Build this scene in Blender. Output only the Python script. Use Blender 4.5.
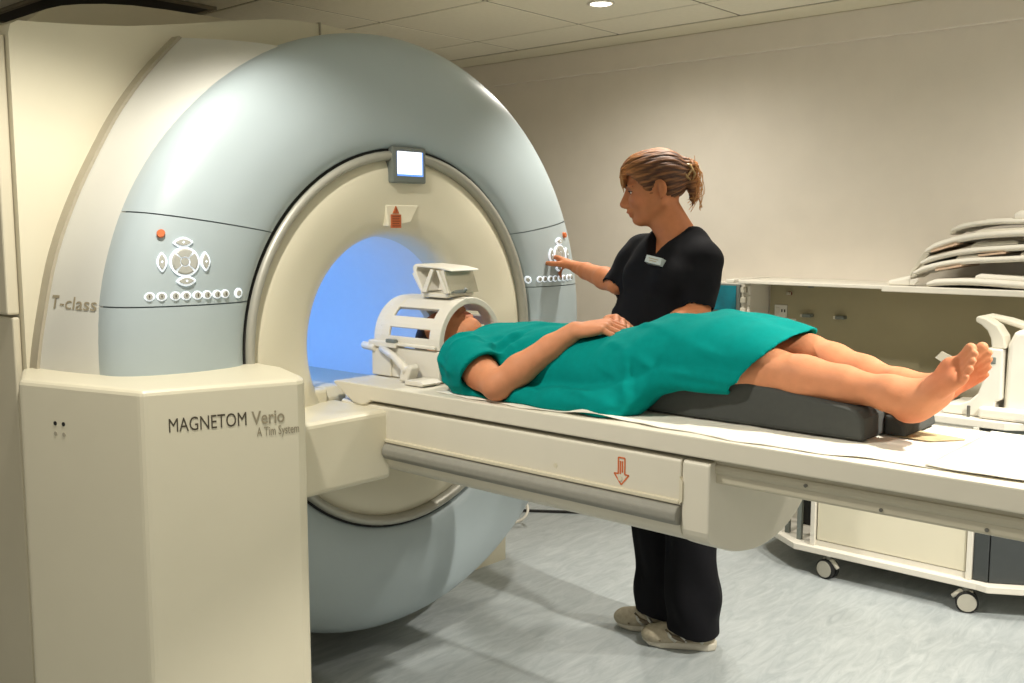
import bpy, bmesh, math, random
import numpy as np
from mathutils import Vector, Matrix

for o in list(bpy.data.objects):
    bpy.data.objects.remove(o)
SC = bpy.context.scene
COL = SC.collection
PI = math.pi
rnd = random.Random(7)

# ------------------------------------------------------------------ camera, world, lamps, exposure
FPX, CAMH, HORIZON, VPX = 995.0, 1.42, 228.0, -620.0
pitch = math.atan((341.5 - HORIZON) / FPX)
yaw = math.atan((512 - VPX) / math.hypot(FPX, 341.5 - HORIZON))
fwd = Vector((-math.cos(yaw) * math.cos(pitch), math.sin(yaw) * math.cos(pitch), -math.sin(pitch)))
cam = bpy.data.objects.new('camera', bpy.data.cameras.new('camera'))
COL.objects.link(cam)
cam.location = (0, 0, CAMH)
cam.rotation_euler = fwd.to_track_quat('-Z', 'Y').to_euler()
cam.data.sensor_width = 36.0
cam.data.lens = FPX / 1024 * 36.0
cam.data.clip_start = 0.02
SC.camera = cam

W = bpy.data.worlds.new('world')
SC.world = W
W.use_nodes = True
W.node_tree.nodes['Background'].inputs[0].default_value = (1.0, 0.93, 0.80, 1)   # the rest of the lit room, open behind the camera
W.node_tree.nodes['Background'].inputs[1].default_value = 0.45

SC.view_settings.view_transform = 'Standard'
SC.view_settings.look = 'None'
SC.view_settings.gamma = 1.0
SC.view_settings.use_curve_mapping = False
SC.view_settings.exposure = -0.06

CEIL = 2.40
# recessed ceiling downlights: x, y, watts
DOWN = [(-2.69, 3.63, 66), (-1.84, 1.02, 100), (-0.45, 3.62, 88), (0.20, 2.60, 300), (-1.84, 3.12, 72)]
CONE = [(165, 1.0), (134, 0.4), (160, 1.0), (112, 0.2), (112, 0.5)]
WARM = (1.0, 0.95, 0.86)
for i, (x, y, p) in enumerate(DOWN):
    l = bpy.data.lights.new('downlight_lamp', 'SPOT')
    l.energy = p
    l.color = WARM
    l.spot_size = math.radians(CONE[i][0])
    l.spot_blend = CONE[i][1]
    l.shadow_soft_size = 0.04
    o = bpy.data.objects.new('downlight_lamp', l)
    COL.objects.link(o)
    o.location = (x, y, CEIL - 0.03)
# fill lamps added out of view behind the camera, shaped as ceiling panels
FILL_PANELS = [(1.2, 0.2, 5), (-0.6, -0.6, 5)]
for x, y, p in FILL_PANELS:
    l = bpy.data.lights.new('fill_lamp', 'AREA')
    l.energy = p
    l.color = (1.0, 0.95, 0.86)
    l.size = 0.56
    o = bpy.data.objects.new('fill_lamp', l)
    COL.objects.link(o)
    o.location = (x, y, CEIL - 0.03)
# blue lamp strip of the bore
for x in (-2.85, -3.3, -3.8):
    l = bpy.data.lights.new('bore_lamp', 'POINT')
    l.energy = 1.7
    l.color = (0.17, 0.42, 1.0)
    l.shadow_soft_size = 0.05
    o = bpy.data.objects.new('bore_lamp', l)
    COL.objects.link(o)
    o.location = (x, 1.955, 1.18)

# ------------------------------------------------------------------ materials
def srgb(r, g, b):
    f = lambda c: ((c / 255.0) / 12.92 if c <= 10 else ((c / 255.0 + 0.055) / 1.055) ** 2.4)
    return (f(r), f(g), f(b), 1.0)

def mat(name, col, rough=0.5, metal=0.0, noise=0.04, scale=30.0, bump=0.0, bscale=200.0,
        emit=None, estr=0.0, spec=0.5, coat=0.0, attr=None, sss=0.0, stretch=None):
    m = bpy.data.materials.new(name)
    m.use_nodes = True
    nt = m.node_tree
    b = nt.nodes['Principled BSDF']
    b.inputs['Roughness'].default_value = rough
    b.inputs['Metallic'].default_value = metal
    b.inputs['Specular IOR Level'].default_value = spec
    b.inputs['Coat Weight'].default_value = coat
    b.inputs['Coat Roughness'].default_value = 0.12
    tc = nt.nodes.new('ShaderNodeTexCoord')
    src = tc.outputs['Object']
    if stretch:
        mp = nt.nodes.new('ShaderNodeMapping')
        mp.inputs['Scale'].default_value = stretch[0]
        mp.inputs['Rotation'].default_value = stretch[1]
        nt.links.new(src, mp.inputs['Vector'])
        src = mp.outputs['Vector']
    n = nt.nodes.new('ShaderNodeTexNoise')
    n.inputs['Scale'].default_value = scale
    n.inputs['Detail'].default_value = 4
    nt.links.new(src, n.inputs['Vector'])
    hsv = nt.nodes.new('ShaderNodeHueSaturation')
    mr = nt.nodes.new('ShaderNodeMapRange')
    mr.inputs['From Min'].default_value = 0.3
    mr.inputs['From Max'].default_value = 0.7
    mr.inputs['To Min'].default_value = 1 - noise
    mr.inputs['To Max'].default_value = 1 + noise
    nt.links.new(n.outputs['Fac'], mr.inputs['Value'])
    nt.links.new(mr.outputs['Result'], hsv.inputs['Value'])
    if attr:
        a = nt.nodes.new('ShaderNodeAttribute')
        a.attribute_name = attr
        nt.links.new(a.outputs['Color'], hsv.inputs['Color'])
    else:
        hsv.inputs['Color'].default_value = col
    nt.links.new(hsv.outputs['Color'], b.inputs['Base Color'])
    if bump:
        n2 = nt.nodes.new('ShaderNodeTexNoise')
        n2.inputs['Scale'].default_value = bscale
        n2.inputs['Detail'].default_value = 3
        nt.links.new(src, n2.inputs['Vector'])
        bp = nt.nodes.new('ShaderNodeBump')
        bp.inputs['Strength'].default_value = bump
        bp.inputs['Distance'].default_value = 0.003
        nt.links.new(n2.outputs['Fac'], bp.inputs['Height'])
        nt.links.new(bp.outputs['Normal'], b.inputs['Normal'])
    if sss:
        b.inputs['Subsurface Weight'].default_value = sss
        b.inputs['Subsurface Radius'].default_value = (0.012, 0.005, 0.003)
        b.inputs['Subsurface Scale'].default_value = 0.5
    if emit:
        b.inputs['Emission Color'].default_value = emit
        b.inputs['Emission Strength'].default_value = estr
    return m

M = {}
M['wall'] = mat('wall_paint', srgb(226, 218, 205), 0.85, noise=0.02, scale=8, bump=0.15, bscale=300)
M['plaster'] = mat('plaster_margin', srgb(226, 220, 198), 0.85, noise=0.02, scale=8)
M['tile'] = mat('ceiling_tile', srgb(232, 227, 208), 0.9, noise=0.02, scale=40, bump=0.3, bscale=500)
M['grid'] = mat('ceiling_grid', srgb(120, 112, 92), 0.7)
M['cream'] = mat('cream_moulding', srgb(217, 210, 186), 0.42, noise=0.012, scale=6, bump=0.05, bscale=500)
M['cream_d'] = mat('cream_moulding_dull', srgb(208, 200, 176), 0.5, noise=0.012, scale=6)
M['blue'] = mat('pale_blue_lacquer', srgb(170, 182, 185), 0.40, noise=0.012, scale=8, spec=0.5)
M['tgrey'] = mat('silver_grey_lacquer', srgb(206, 205, 196), 0.38, noise=0.012, scale=6, coat=0.1)
M['silver'] = mat('satin_metal', srgb(172, 170, 158), 0.45, metal=0.3, noise=0.02)
M['rim'] = mat('rim_grey', srgb(168, 160, 140), 0.5)
M['dark'] = mat('dark_gap', srgb(26, 25, 22), 0.8)
M['grey'] = mat('grey_plastic', srgb(112, 118, 112), 0.45)
M['screen'] = mat('lit_screen', srgb(235, 240, 248), 0.3, emit=(0.9, 0.95, 1.0, 1), estr=1.3, noise=0.0)
M['screen_blue'] = mat('lit_screen_edge', srgb(90, 140, 230), 0.3, emit=(0.15, 0.35, 0.95, 1), estr=0.9)
M['key'] = mat('backlit_key', srgb(235, 240, 245), 0.35, emit=(0.80, 0.90, 1.0, 1), estr=0.55, noise=0.0)
M['pad'] = mat('grey_key', srgb(172, 172, 164), 0.4)
M['orange'] = mat('orange_mark', srgb(205, 105, 50), 0.5)
M['sign'] = mat('warning_orange', srgb(172, 88, 42), 0.6)
M['brown'] = mat('brown_print', srgb(120, 52, 20), 0.6)
M['ink'] = mat('dark_print', srgb(74, 66, 50), 0.6)
M['ink_l'] = mat('grey_print', srgb(150, 140, 116), 0.6)
M['bore'] = mat('bore_liner', srgb(226, 230, 235), 0.5, noise=0.01)
M['led'] = mat('bore_lamp_strip', srgb(200, 220, 255), 0.5, emit=(0.3, 0.55, 1.0, 1), estr=2.0)
M['white'] = mat('white_plastic', srgb(218, 213, 200), 0.42, noise=0.012, scale=10)
M['offwhite'] = mat('offwhite_plastic', srgb(212, 206, 189), 0.5, noise=0.015, scale=10)
M['sheet'] = mat('paper_sheet', srgb(222, 217, 203), 0.9, noise=0.02, scale=30, bump=0.25, bscale=160)
M['beige'] = mat('beige_rail', srgb(188, 181, 160), 0.5, noise=0.02, scale=10)
M['bar'] = mat('grey_handrail', srgb(142, 140, 130), 0.6, noise=0.04, scale=60, bump=0.3, bscale=400)
M['foam'] = mat('charcoal_foam', srgb(62, 64, 61), 0.9, noise=0.05, scale=80, bump=0.3, bscale=900)
M['gown'] = mat('teal_cotton', srgb(0, 125, 119), 0.9, noise=0.05, scale=60, bump=0.2, bscale=700, spec=0.08)
M['skin'] = mat('skin', srgb(210, 150, 110), 0.6, noise=0.05, scale=40, attr='Col', bump=0.12, bscale=350, sss=0.12, spec=0.25)
M['black'] = mat('black_cotton', srgb(15, 15, 19), 0.9, noise=0.1, scale=40, bump=0.2, bscale=500, spec=0.2)
M['hair'] = mat('auburn_hair', srgb(128, 82, 42), 0.62, noise=0.45, scale=9, bump=0.6, bscale=10, attr='Col', stretch=((3, 3, 16), (0.0, 0.5, 0.6)))
M['dkhair'] = mat('dark_brown_hair', srgb(52, 34, 24), 0.6, noise=0.3, scale=60, bump=0.4, bscale=120)
M['eyewhite'] = mat('eye_white', srgb(225, 215, 205), 0.25)
M['iris'] = mat('eye_iris', srgb(45, 32, 22), 0.2)
M['shoe'] = mat('shoe_mesh', srgb(168, 158, 136), 0.7, noise=0.15, scale=60, bump=0.3, bscale=300)
M['shoe_b'] = mat('shoe_overlay', srgb(104, 92, 72), 0.6, noise=0.1, scale=40)
M['shoe_s'] = mat('shoe_silver', srgb(196, 194, 184), 0.4, metal=0.3)
M['sole'] = mat('shoe_sole', srgb(196, 190, 174), 0.7)
M['clip'] = mat('tortoiseshell_clip', srgb(172, 140, 92), 0.35, noise=0.3, scale=90)
M['badge'] = mat('name_badge', srgb(172, 182, 180), 0.4)
M['teal'] = mat('teal_glass', srgb(18, 112, 128), 0.15, noise=0.25, scale=9)
M['cartdark'] = mat('dark_drawer', srgb(58, 62, 62), 0.55)
M['steel'] = mat('steel', srgb(120, 118, 110), 0.4, metal=0.6)
M['rubber'] = mat('black_rubber', srgb(24, 24, 24), 0.7)
M['wheel'] = mat('grey_wheel_hub', srgb(176, 172, 158), 0.45)
M['strap'] = mat('peach_strap', srgb(204, 176, 150), 0.8, noise=0.08, scale=60)
M['lamp'] = mat('lit_lamp', (1, 1, 1, 1), 0.5, emit=(1.0, 0.95, 0.85, 1), estr=14.0)
M['panel'] = mat('lit_fill_panel', (1, 1, 1, 1), 0.5, emit=(1.0, 0.96, 0.88, 1), estr=4.0)
M['olive'] = mat('shelf_shade_olive', srgb(160, 151, 120), 0.7, noise=0.03, scale=6)  # shade under the wall shelf, put into the colour
M['seam'] = mat('blue_grey_seam', srgb(112, 126, 130), 0.6)
M['stain'] = mat('tan_stain', srgb(186, 168, 128), 0.9, noise=0.15, scale=40)
M['mirror'] = mat('mirror_glass', srgb(215, 214, 205), 0.08, metal=0.9, noise=0.0)

# floor: blue grey sheet vinyl with drawn out streaks
def floor_mat():
    m = bpy.data.materials.new('streaked_vinyl')
    m.use_nodes = True
    nt = m.node_tree
    b = nt.nodes['Principled BSDF']
    b.inputs['Roughness'].default_value = 0.42
    tc = nt.nodes.new('ShaderNodeTexCoord')
    mp = nt.nodes.new('ShaderNodeMapping')
    mp.inputs['Rotation'].default_value = (0, 0, math.radians(12))
    mp.inputs['Scale'].default_value = (11, 2.4, 1)
    nt.links.new(tc.outputs['Object'], mp.inputs['Vector'])
    n = nt.nodes.new('ShaderNodeTexNoise')
    n.inputs['Scale'].default_value = 2.2
    n.inputs['Detail'].default_value = 8
    n.inputs['Roughness'].default_value = 0.72
    n.inputs['Distortion'].default_value = 1.2
    nt.links.new(mp.outputs['Vector'], n.inputs['Vector'])
    r = nt.nodes.new('ShaderNodeValToRGB')
    r.color_ramp.elements[0].position = 0.25
    r.color_ramp.elements[0].color = srgb(150, 158, 160)
    r.color_ramp.elements[1].position = 0.72
    r.color_ramp.elements[1].color = srgb(190, 196, 196)
    nt.links.new(n.outputs['Fac'], r.inputs['Fac'])
    n2 = nt.nodes.new('ShaderNodeTexNoise')
    n2.inputs['Scale'].default_value = 2.0
    nt.links.new(tc.outputs['Object'], n2.inputs['Vector'])
    mx = nt.nodes.new('ShaderNodeMixRGB')
    mx.blend_type = 'MULTIPLY'
    mx.inputs[0].default_value = 0.2
    nt.links.new(r.outputs['Color'], mx.inputs[1])
    nt.links.new(n2.outputs['Fac'], mx.inputs[2])
    nt.links.new(mx.outputs['Color'], b.inputs['Base Color'])
    return m
M['floor'] = floor_mat()

# ------------------------------------------------------------------ builders
def thing(name, label, cat, loc=(0, 0, 0), rz=0.0, group=None):
    o = bpy.data.objects.new(name, None)
    COL.objects.link(o)
    o.location = loc
    o.rotation_euler = (0, 0, rz)
    o.empty_display_size = 0.05
    o['label'] = label
    o['category'] = cat
    if group:
        o['group'] = group
    return o

def wmat(o):
    m = Matrix.Translation(o.location) @ o.rotation_euler.to_matrix().to_4x4()
    return wmat(o.parent) @ m if o.parent else m

def tag(o, label, cat, group=None):
    o['label'] = label
    o['category'] = cat
    if group:
        o['group'] = group
    return o

def struct(o):
    o['kind'] = 'structure'
    return o

def link_mesh(name, me, m, parent=None, smooth=True, bevel=0.0, segs=2, angle=0.6):
    if m is not None:
        me.materials.append(m)
    o = bpy.data.objects.new(name, me)
    COL.objects.link(o)
    if parent is not None:
        me.transform(wmat(parent).inverted())
        o.parent = parent
    if smooth:
        me.polygons.foreach_set('use_smooth', [True] * len(me.polygons))
    if bevel > 0:
        b = o.modifiers.new('bevel', 'BEVEL')
        b.width = bevel
        b.segments = segs
        b.limit_method = 'ANGLE'
        b.angle_limit = angle
        b.harden_normals = False
    return o

class MB:
    """collects plain shapes, in world coordinates, into one mesh"""
    def __init__(s):
        s.v = []
        s.f = []
    def add(s, vs, fs):
        k = len(s.v)
        s.v += [tuple(p) for p in vs]
        s.f += [tuple(i + k for i in f) for f in fs]
        return s
    def box(s, x0, x1, y0, y1, z0, z1):
        vs = [(x, y, z) for x in (x0, x1) for y in (y0, y1) for z in (z0, z1)]
        return s.add(vs, [(0, 1, 3, 2), (4, 6, 7, 5), (0, 4, 5, 1), (2, 3, 7, 6), (0, 2, 6, 4), (1, 5, 7, 3)])
    def prism(s, poly, ax, a0, a1):
        def P(p, a):
            if ax == 'x': return (a, p[0], p[1])
            if ax == 'y': return (p[0], a, p[1])
            return (p[0], p[1], a)
        n = len(poly)
        vs = [P(p, a0) for p in poly] + [P(p, a1) for p in poly]
        fs = [tuple(range(n))[::-1], tuple(range(n, 2 * n))]
        fs += [(i, (i + 1) % n, n + (i + 1) % n, n + i) for i in range(n)]
        return s.add(vs, fs)
    def loft(s, rings, closed=True, caps=True):
        n = len(rings[0])
        vs = [p for r in rings for p in r]
        fs = []
        for i in range(len(rings) - 1):
            for j in range(n if closed else n - 1):
                a = i * n + j
                b = i * n + (j + 1) % n
                fs.append((a, b, b + n, a + n))
        if caps and closed:
            fs.append(tuple(range(n))[::-1])
            fs.append(tuple(range((len(rings) - 1) * n, len(rings) * n)))
        return s.add(vs, fs)
    def tube(s, path, r, n=10):
        path = [Vector(p) for p in path]
        rs = r if isinstance(r, (list, tuple)) else [r] * len(path)
        up = Vector((0, 0, 1))
        rings = []
        for i, p in enumerate(path):
            d = (path[min(i + 1, len(path) - 1)] - path[max(i - 1, 0)]).normalized()
            a = up if abs(d.dot(up)) < 0.95 else Vector((0, 1, 0))
            e = d.cross(a).normalized()
            g = e.cross(d)
            rings.append([p + rs[i] * (math.cos(t) * e + math.sin(t) * g) for t in [2 * PI * j / n for j in range(n)]])
        return s.loft(rings)
    def cyl(s, a, b, r, n=20):
        return s.tube([a, b], r, n)
    def build(s, name, m, parent=None, **k):
        me = bpy.data.meshes.new(name)
        me.from_pydata(s.v, [], s.f)
        bm = bmesh.new()
        bm.from_mesh(me)
        bmesh.ops.recalc_face_normals(bm, faces=bm.faces)
        bm.to_mesh(me)
        bm.free()
        me.update()
        k.setdefault('smooth', False)
        return link_mesh(name, me, m, parent, **k)

def smooth_obj(o, angle=40):
    """smooth shading with sharp edges kept"""
    me = o.data
    me.polygons.foreach_set('use_smooth', [True] * len(me.polygons))
    try:
        me.set_sharp_from_angle(angle=math.radians(angle))
    except Exception:
        pass
    return o

def copy_tree(o, parent=None):
    c = o.copy()
    COL.objects.link(c)
    if parent is not None:
        c.parent = parent
    for ch in list(o.children):
        copy_tree(ch, c)
    return c

def catmull(pts, n):
    P = [np.array(p, float) for p in pts]
    out = []
    for i in range(len(P) - 1):
        p0 = P[max(i - 1, 0)]; p1 = P[i]; p2 = P[i + 1]; p3 = P[min(i + 2, len(P) - 1)]
        for k in range(n):
            t = k / n
            out.append(0.5 * ((2 * p1) + (-p0 + p2) * t + (2 * p0 - 5 * p1 + 4 * p2 - p3) * t * t + (-p0 + 3 * p1 - 3 * p2 + p3) * t ** 3))
    out.append(P[-1])
    return out

FONT_CACHE = {}
def text(name, body, height, origin, right, up, m, parent, bold=0.0, depth=0.0004, width=None):
    """real lettering: flat text mesh laid on a surface with the given axes"""
    cu = bpy.data.curves.new(name, 'FONT')
    cu.body = body
    cu.size = 1.0
    cu.offset = bold
    cu.extrude = 0.01
    cu.resolution_u = 3
    to = bpy.data.objects.new(name, cu)
    COL.objects.link(to)
    bpy.context.view_layer.update()
    me = bpy.data.meshes.new_from_object(to.evaluated_get(bpy.context.evaluated_depsgraph_get()))
    bpy.data.objects.remove(to)
    co = np.empty(len(me.vertices) * 3)
    me.vertices.foreach_get('co', co)
    co = co.reshape(-1, 3)
    sc = height / 0.70
    sx = sc
    x0 = co[:, 0].min()
    if width:
        sx = width / (co[:, 0].max() - x0)
    r = np.array(Vector(right).normalized()); u = np.array(Vector(up).normalized())
    n = np.cross(r, u)
    zz = (co[:, 2:3] > 0) * depth
    w = np.array(origin) + (co[:, 0:1] - x0) * sx * r + co[:, 1:2] * sc * u + zz * n
    me.vertices.foreach_set('co', w.ravel())
    me.update()
    return link_mesh(name, me, m, parent, smooth=False)

# ---- signed distance modelling for bodies and cloth
class SDF:
    def __init__(s, lo, hi, h):
        s.lo = np.array(lo, float); s.h = h
        s.n = np.ceil((np.array(hi) - s.lo) / h).astype(int) + 1
        s.d = np.full(tuple(s.n), 0.5, np.float32)
        s.ax = [(s.lo[i] + h * np.arange(s.n[i])).astype(np.float32) for i in range(3)]
    def sub(s, lo, hi):
        a = np.clip(np.floor((np.array(lo) - s.lo) / s.h).astype(int), 0, s.n)
        b = np.clip(np.ceil((np.array(hi) - s.lo) / s.h).astype(int) + 1, 0, s.n)
        sl = tuple(slice(a[i], b[i]) for i in range(3))
        X = s.ax[0][sl[0]][:, None, None]; Y = s.ax[1][sl[1]][None, :, None]; Z = s.ax[2][sl[2]][None, None, :]
        return sl, X, Y, Z
    def put(s, sl, d, k, mode='u'):
        o = s.d[sl]
        if o.size == 0:
            return
        if mode == 'u':
            if k > 0:
                hh = np.clip(0.5 + 0.5 * (o - d) / k, 0, 1)
                r = o + (d - o) * hh - k * hh * (1 - hh)
            else:
                r = np.minimum(o, d)
        elif mode == 's':
            d = -d
            if k > 0:
                hh = np.clip(0.5 - 0.5 * (o - d) / k, 0, 1)
                r = o + (d - o) * hh + k * hh * (1 - hh)
            else:
                r = np.maximum(o, d)
        s.d[sl] = r
    def cone(s, a, b, ra, rb, k=0.012, mode='u', flat=None):
        a = np.array(a, float); b = np.array(b, float)
        m = max(ra, rb) + 0.03 + k
        sl, X, Y, Z = s.sub(np.minimum(a, b) - m, np.maximum(a, b) + m)
        ab = b - a
        L = max(float(ab @ ab), 1e-9)
        t = np.clip(((X - a[0]) * ab[0] + (Y - a[1]) * ab[1] + (Z - a[2]) * ab[2]) / L, 0, 1)
        d = np.sqrt((X - a[0] - t * ab[0]) ** 2 + (Y - a[1] - t * ab[1]) ** 2 + (Z - a[2] - t * ab[2]) ** 2) - (ra + (rb - ra) * t)
        s.put(sl, d.astype(np.float32), k, mode)
        return s
    def chain(s, pts, rs, k=0.012):
        for i in range(len(pts) - 1):
            s.cone(pts[i], pts[i + 1], rs[i], rs[i + 1], k)
        return s
    def ell(s, c, r, axes=None, k=0.015, mode='u'):
        c = np.array(c, float); r = np.array(r, float)
        m = r.max() + 0.03 + k
        sl, X, Y, Z = s.sub(c - m, c + m)
        x, y, z = X - c[0], Y - c[1], Z - c[2]
        if axes is None:
            u, v, w = x + 0 * (y + z), y + 0 * (x + z), z + 0 * (x + y)
        else:
            A = np.array(axes, float)
            u, v, w = [A[i][0] * x + A[i][1] * y + A[i][2] * z for i in range(3)]
        k0 = np.sqrt((u / r[0]) ** 2 + (v / r[1]) ** 2 + (w / r[2]) ** 2)
        k1 = np.sqrt((u / r[0] ** 2) ** 2 + (v / r[1] ** 2) ** 2 + (w / r[2] ** 2) ** 2) + 1e-6
        s.put(sl, (k0 * (k0 - 1) / k1).astype(np.float32), k, mode)
        return s
    def halfspace(s, p, n, k=0.0):
        """cut away everything on the side n points to"""
        p = np.array(p, float); n = np.array(n, float); n = n / np.linalg.norm(n)
        X = s.ax[0][:, None, None]; Y = s.ax[1][None, :, None]; Z = s.ax[2][None, None, :]
        d = (X - p[0]) * n[0] + (Y - p[1]) * n[1] + (Z - p[2]) * n[2]
        s.d = np.maximum(s.d, d.astype(np.float32))
        return s
    def mesh(s, relax=1):
        d = s.d
        nx, ny, nz = d.shape
        ins = d < 0
        C = [(i, j, k) for i in (0, 1) for j in (0, 1) for k in (0, 1)]
        cnt = np.zeros((nx - 1, ny - 1, nz - 1), np.int8)
        for i, j, k in C:
            cnt += ins[i:nx - 1 + i, j:ny - 1 + j, k:nz - 1 + k]
        act = np.argwhere((cnt > 0) & (cnt < 8))
        idx = np.full(cnt.shape, -1, np.int32)
        idx[act[:, 0], act[:, 1], act[:, 2]] = np.arange(len(act))
        val = np.stack([d[act[:, 0] + i, act[:, 1] + j, act[:, 2] + k] for i, j, k in C], 1)
        acc = np.zeros((len(act), 3)); num = np.zeros(len(act))
        for a in range(8):
            for b in range(a + 1, 8):
                df = [C[b][q] - C[a][q] for q in range(3)]
                if sum(abs(q) for q in df) != 1:
                    continue
                va, vb = val[:, a], val[:, b]
                ok = (va < 0) != (vb < 0)
                t = np.where(ok, va / np.where(ok, va - vb, 1), 0)
                p = np.array(C[a], float)[None] + t[:, None] * np.array(df, float)[None]
                acc += np.where(ok[:, None], p, 0); num += ok
        V = s.lo + s.h * (act + acc / num[:, None])
        Q = []
        for axn in range(3):
            sa = [slice(0, n - 1) if q == axn else slice(1, n - 1) for q, n in enumerate(d.shape)]
            sb = [slice(1, n) if q == axn else slice(1, n - 1) for q, n in enumerate(d.shape)]
            A = ins[tuple(sa)]; B = ins[tuple(sb)]
            e = np.argwhere(A != B)
            flip = A[e[:, 0], e[:, 1], e[:, 2]]
            off = [0 if q == axn else 1 for q in range(3)]
            e = e + np.array(off)
            u, v = [(1, 2), (2, 0), (0, 1)][axn]
            def cell(du, dv):
                c = e.copy(); c[:, u] -= du; c[:, v] -= dv
                return idx[c[:, 0], c[:, 1], c[:, 2]]
            q = np.stack([cell(1, 1), cell(0, 1), cell(0, 0), cell(1, 0)], 1)
            q[~flip] = q[~flip][:, ::-1]
            Q.append(q)
        Q = np.concatenate(Q)
        Q = Q[(Q >= 0).all(1)]
        for _ in range(relax):
            acc = np.zeros_like(V); num = np.zeros(len(V))
            for a in range(4):
                for b in (1, 3):
                    np.add.at(num, Q[:, a], 1)
                    for c in range(3):
                        acc[:, c] += np.bincount(Q[:, a], V[Q[:, (a + b) % 4], c], len(V))
            V = V * 0.4 + 0.6 * acc / np.maximum(num, 1)[:, None]
        return V, Q

def npmesh(name, V, Q, m, parent=None, color=None, **k):
    me = bpy.data.meshes.new(name)
    me.vertices.add(len(V)); me.vertices.foreach_set('co', np.ascontiguousarray(V, np.float32).ravel())
    me.loops.add(Q.size); me.loops.foreach_set('vertex_index', np.ascontiguousarray(Q, np.int32).ravel())
    me.polygons.add(len(Q))
    me.polygons.foreach_set('loop_start', np.arange(0, Q.size, Q.shape[1], dtype=np.int32))
    me.polygons.foreach_set('loop_total', np.full(len(Q), Q.shape[1], np.int32))
    me.update(calc_edges=True)
    me.validate()
    if color is not None:
        a = me.color_attributes.new('Col', 'FLOAT_COLOR', 'POINT')
        a.data.foreach_set('color', np.ascontiguousarray(color, np.float32).ravel())
    return link_mesh(name, me, m, parent, **k)

def vnormals(V, Q):
    n = np.cross(V[Q[:, 2]] - V[Q[:, 0]], V[Q[:, 3]] - V[Q[:, 1]])
    N = np.zeros_like(V)
    for a in range(4):
        for c in range(3):
            N[:, c] += np.bincount(Q[:, a], n[:, c], len(V))
    return N / (np.linalg.norm(N, axis=1, keepdims=True) + 1e-12)

# ================================================================== the room
XL, XR, YF, YB = -5.2, 2.6, -1.6, 4.52
struct(MB().box(XL, XR, YF, YB, -0.1, 0.0).build('floor', M['floor']))
struct(MB().box(XL, XR, YB, YB + 0.12, 0.0, CEIL + 0.1).build('wall_back', M['wall']))
struct(MB().box(XL - 0.12, XL, YF, YB + 0.12, 0.0, CEIL + 0.1).build('wall_left', M['wall']))
struct(MB().box(XL, XR, YB - 0.022, YB, 2.265, CEIL).build('trim_1', M['wall'], bevel=0.006))
# ceiling: plaster margin along the back wall, lay-in tiles elsewhere
ceil = MB().box(XL, XR, 4.285, YB, CEIL, CEIL + 0.1).build('ceiling', M['plaster'])
struct(ceil)
MB().box(XL, XR, YF, 4.285, CEIL + 0.03, CEIL + 0.1).build('ceiling_backing', M['dark'], ceil)
MB().box(XL, XR, 4.272, 4.284, CEIL + 0.004, CEIL + 0.03).build('shadow_gap', M['dark'], ceil)
PX, PY, GX, GY = 0.685, 0.665, -3.05, 3.935
xs = [GX + PX * i for i in range(-4, 10)]
ys = [GY + PY * i for i in range(-9, 2)]
gridm = MB()
for x in xs:
    if XL < x < XR: gridm.box(x - 0.009, x + 0.009, YF, 4.27, CEIL + 0.003, CEIL + 0.03)
for y in ys:
    if YF < y < 4.27: gridm.box(XL, XR, y - 0.009, y + 0.009, CEIL + 0.0035, CEIL + 0.0305)
gridm.build('ceiling_grid', M['grid'], ceil)
tile_cache = {}
GAP_SLAB = (-5.0, -4.03, 1.95, 2.53)
for i in range(len(xs) - 1):
    for j in range(len(ys)):
        x0, x1 = max(xs[i], XL), min(xs[i + 1], XR)
        y0, y1 = max(ys[j], YF), min(ys[j] + PY, 4.272)
        if x1 - x0 < 0.05 or y1 - y0 < 0.05:
            continue
        key = (round(x1 - x0, 3), round(y1 - y0, 3))
        if key not in tile_cache:
            w, d = (x1 - x0) / 2 - 0.006, (y1 - y0) / 2 - 0.006
            e = 0.004
            mb = MB().loft([[(-w, -d, 0.014), (w, -d, 0.014), (w, d, 0.014), (-w, d, 0.014)],
                            [(-w, -d, 0.004), (w, -d, 0.004), (w, d, 0.004), (-w, d, 0.004)],
                            [(-w + e, -d + e, 0), (w - e, -d + e, 0), (w - e, d - e, 0), (-w + e, d - e, 0)]])
            t = mb.build('ceiling_tile', M['tile'])
            tile_cache[key] = t.data
        else:
            t = bpy.data.objects.new('ceiling_tile', tile_cache[key])
            COL.objects.link(t)
        t.parent = ceil
        t.location = ((x0 + x1) / 2, (y0 + y1) / 2, CEIL + rnd.uniform(-0.0005, 0.0005))

# ceiling downlights and the added fill panels
DL = ['recessed downlight in the ceiling tile in front of the back wall', 'recessed downlight in the ceiling above the scanner side box',
      'recessed downlight in the ceiling above the white trolley', 'recessed downlight in the ceiling above the foot of the table',
      'recessed downlight in the ceiling above the standing person']
for (x, y, p), lab in zip(DOWN, DL):
    t = thing('ceiling_downlight', lab, 'light', (x, y, CEIL), 0, 'ceiling downlights')
    k = 28
    MB().loft([[(x + r * math.cos(2 * PI * a / k), y + r * math.sin(2 * PI * a / k), z) for a in range(k)] for r, z in
               [(0.060, CEIL - 0.001), (0.060, CEIL - 0.006), (0.052, CEIL - 0.008), (0.046, CEIL - 0.003), (0.046, CEIL + 0.0)]], caps=False).build('trim_ring', M['white'], t, smooth=True)
    MB().cyl((x, y, CEIL - 0.004), (x, y, CEIL - 0.002), 0.044, 24).build('lamp_lens', M['lamp'], t)
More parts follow.
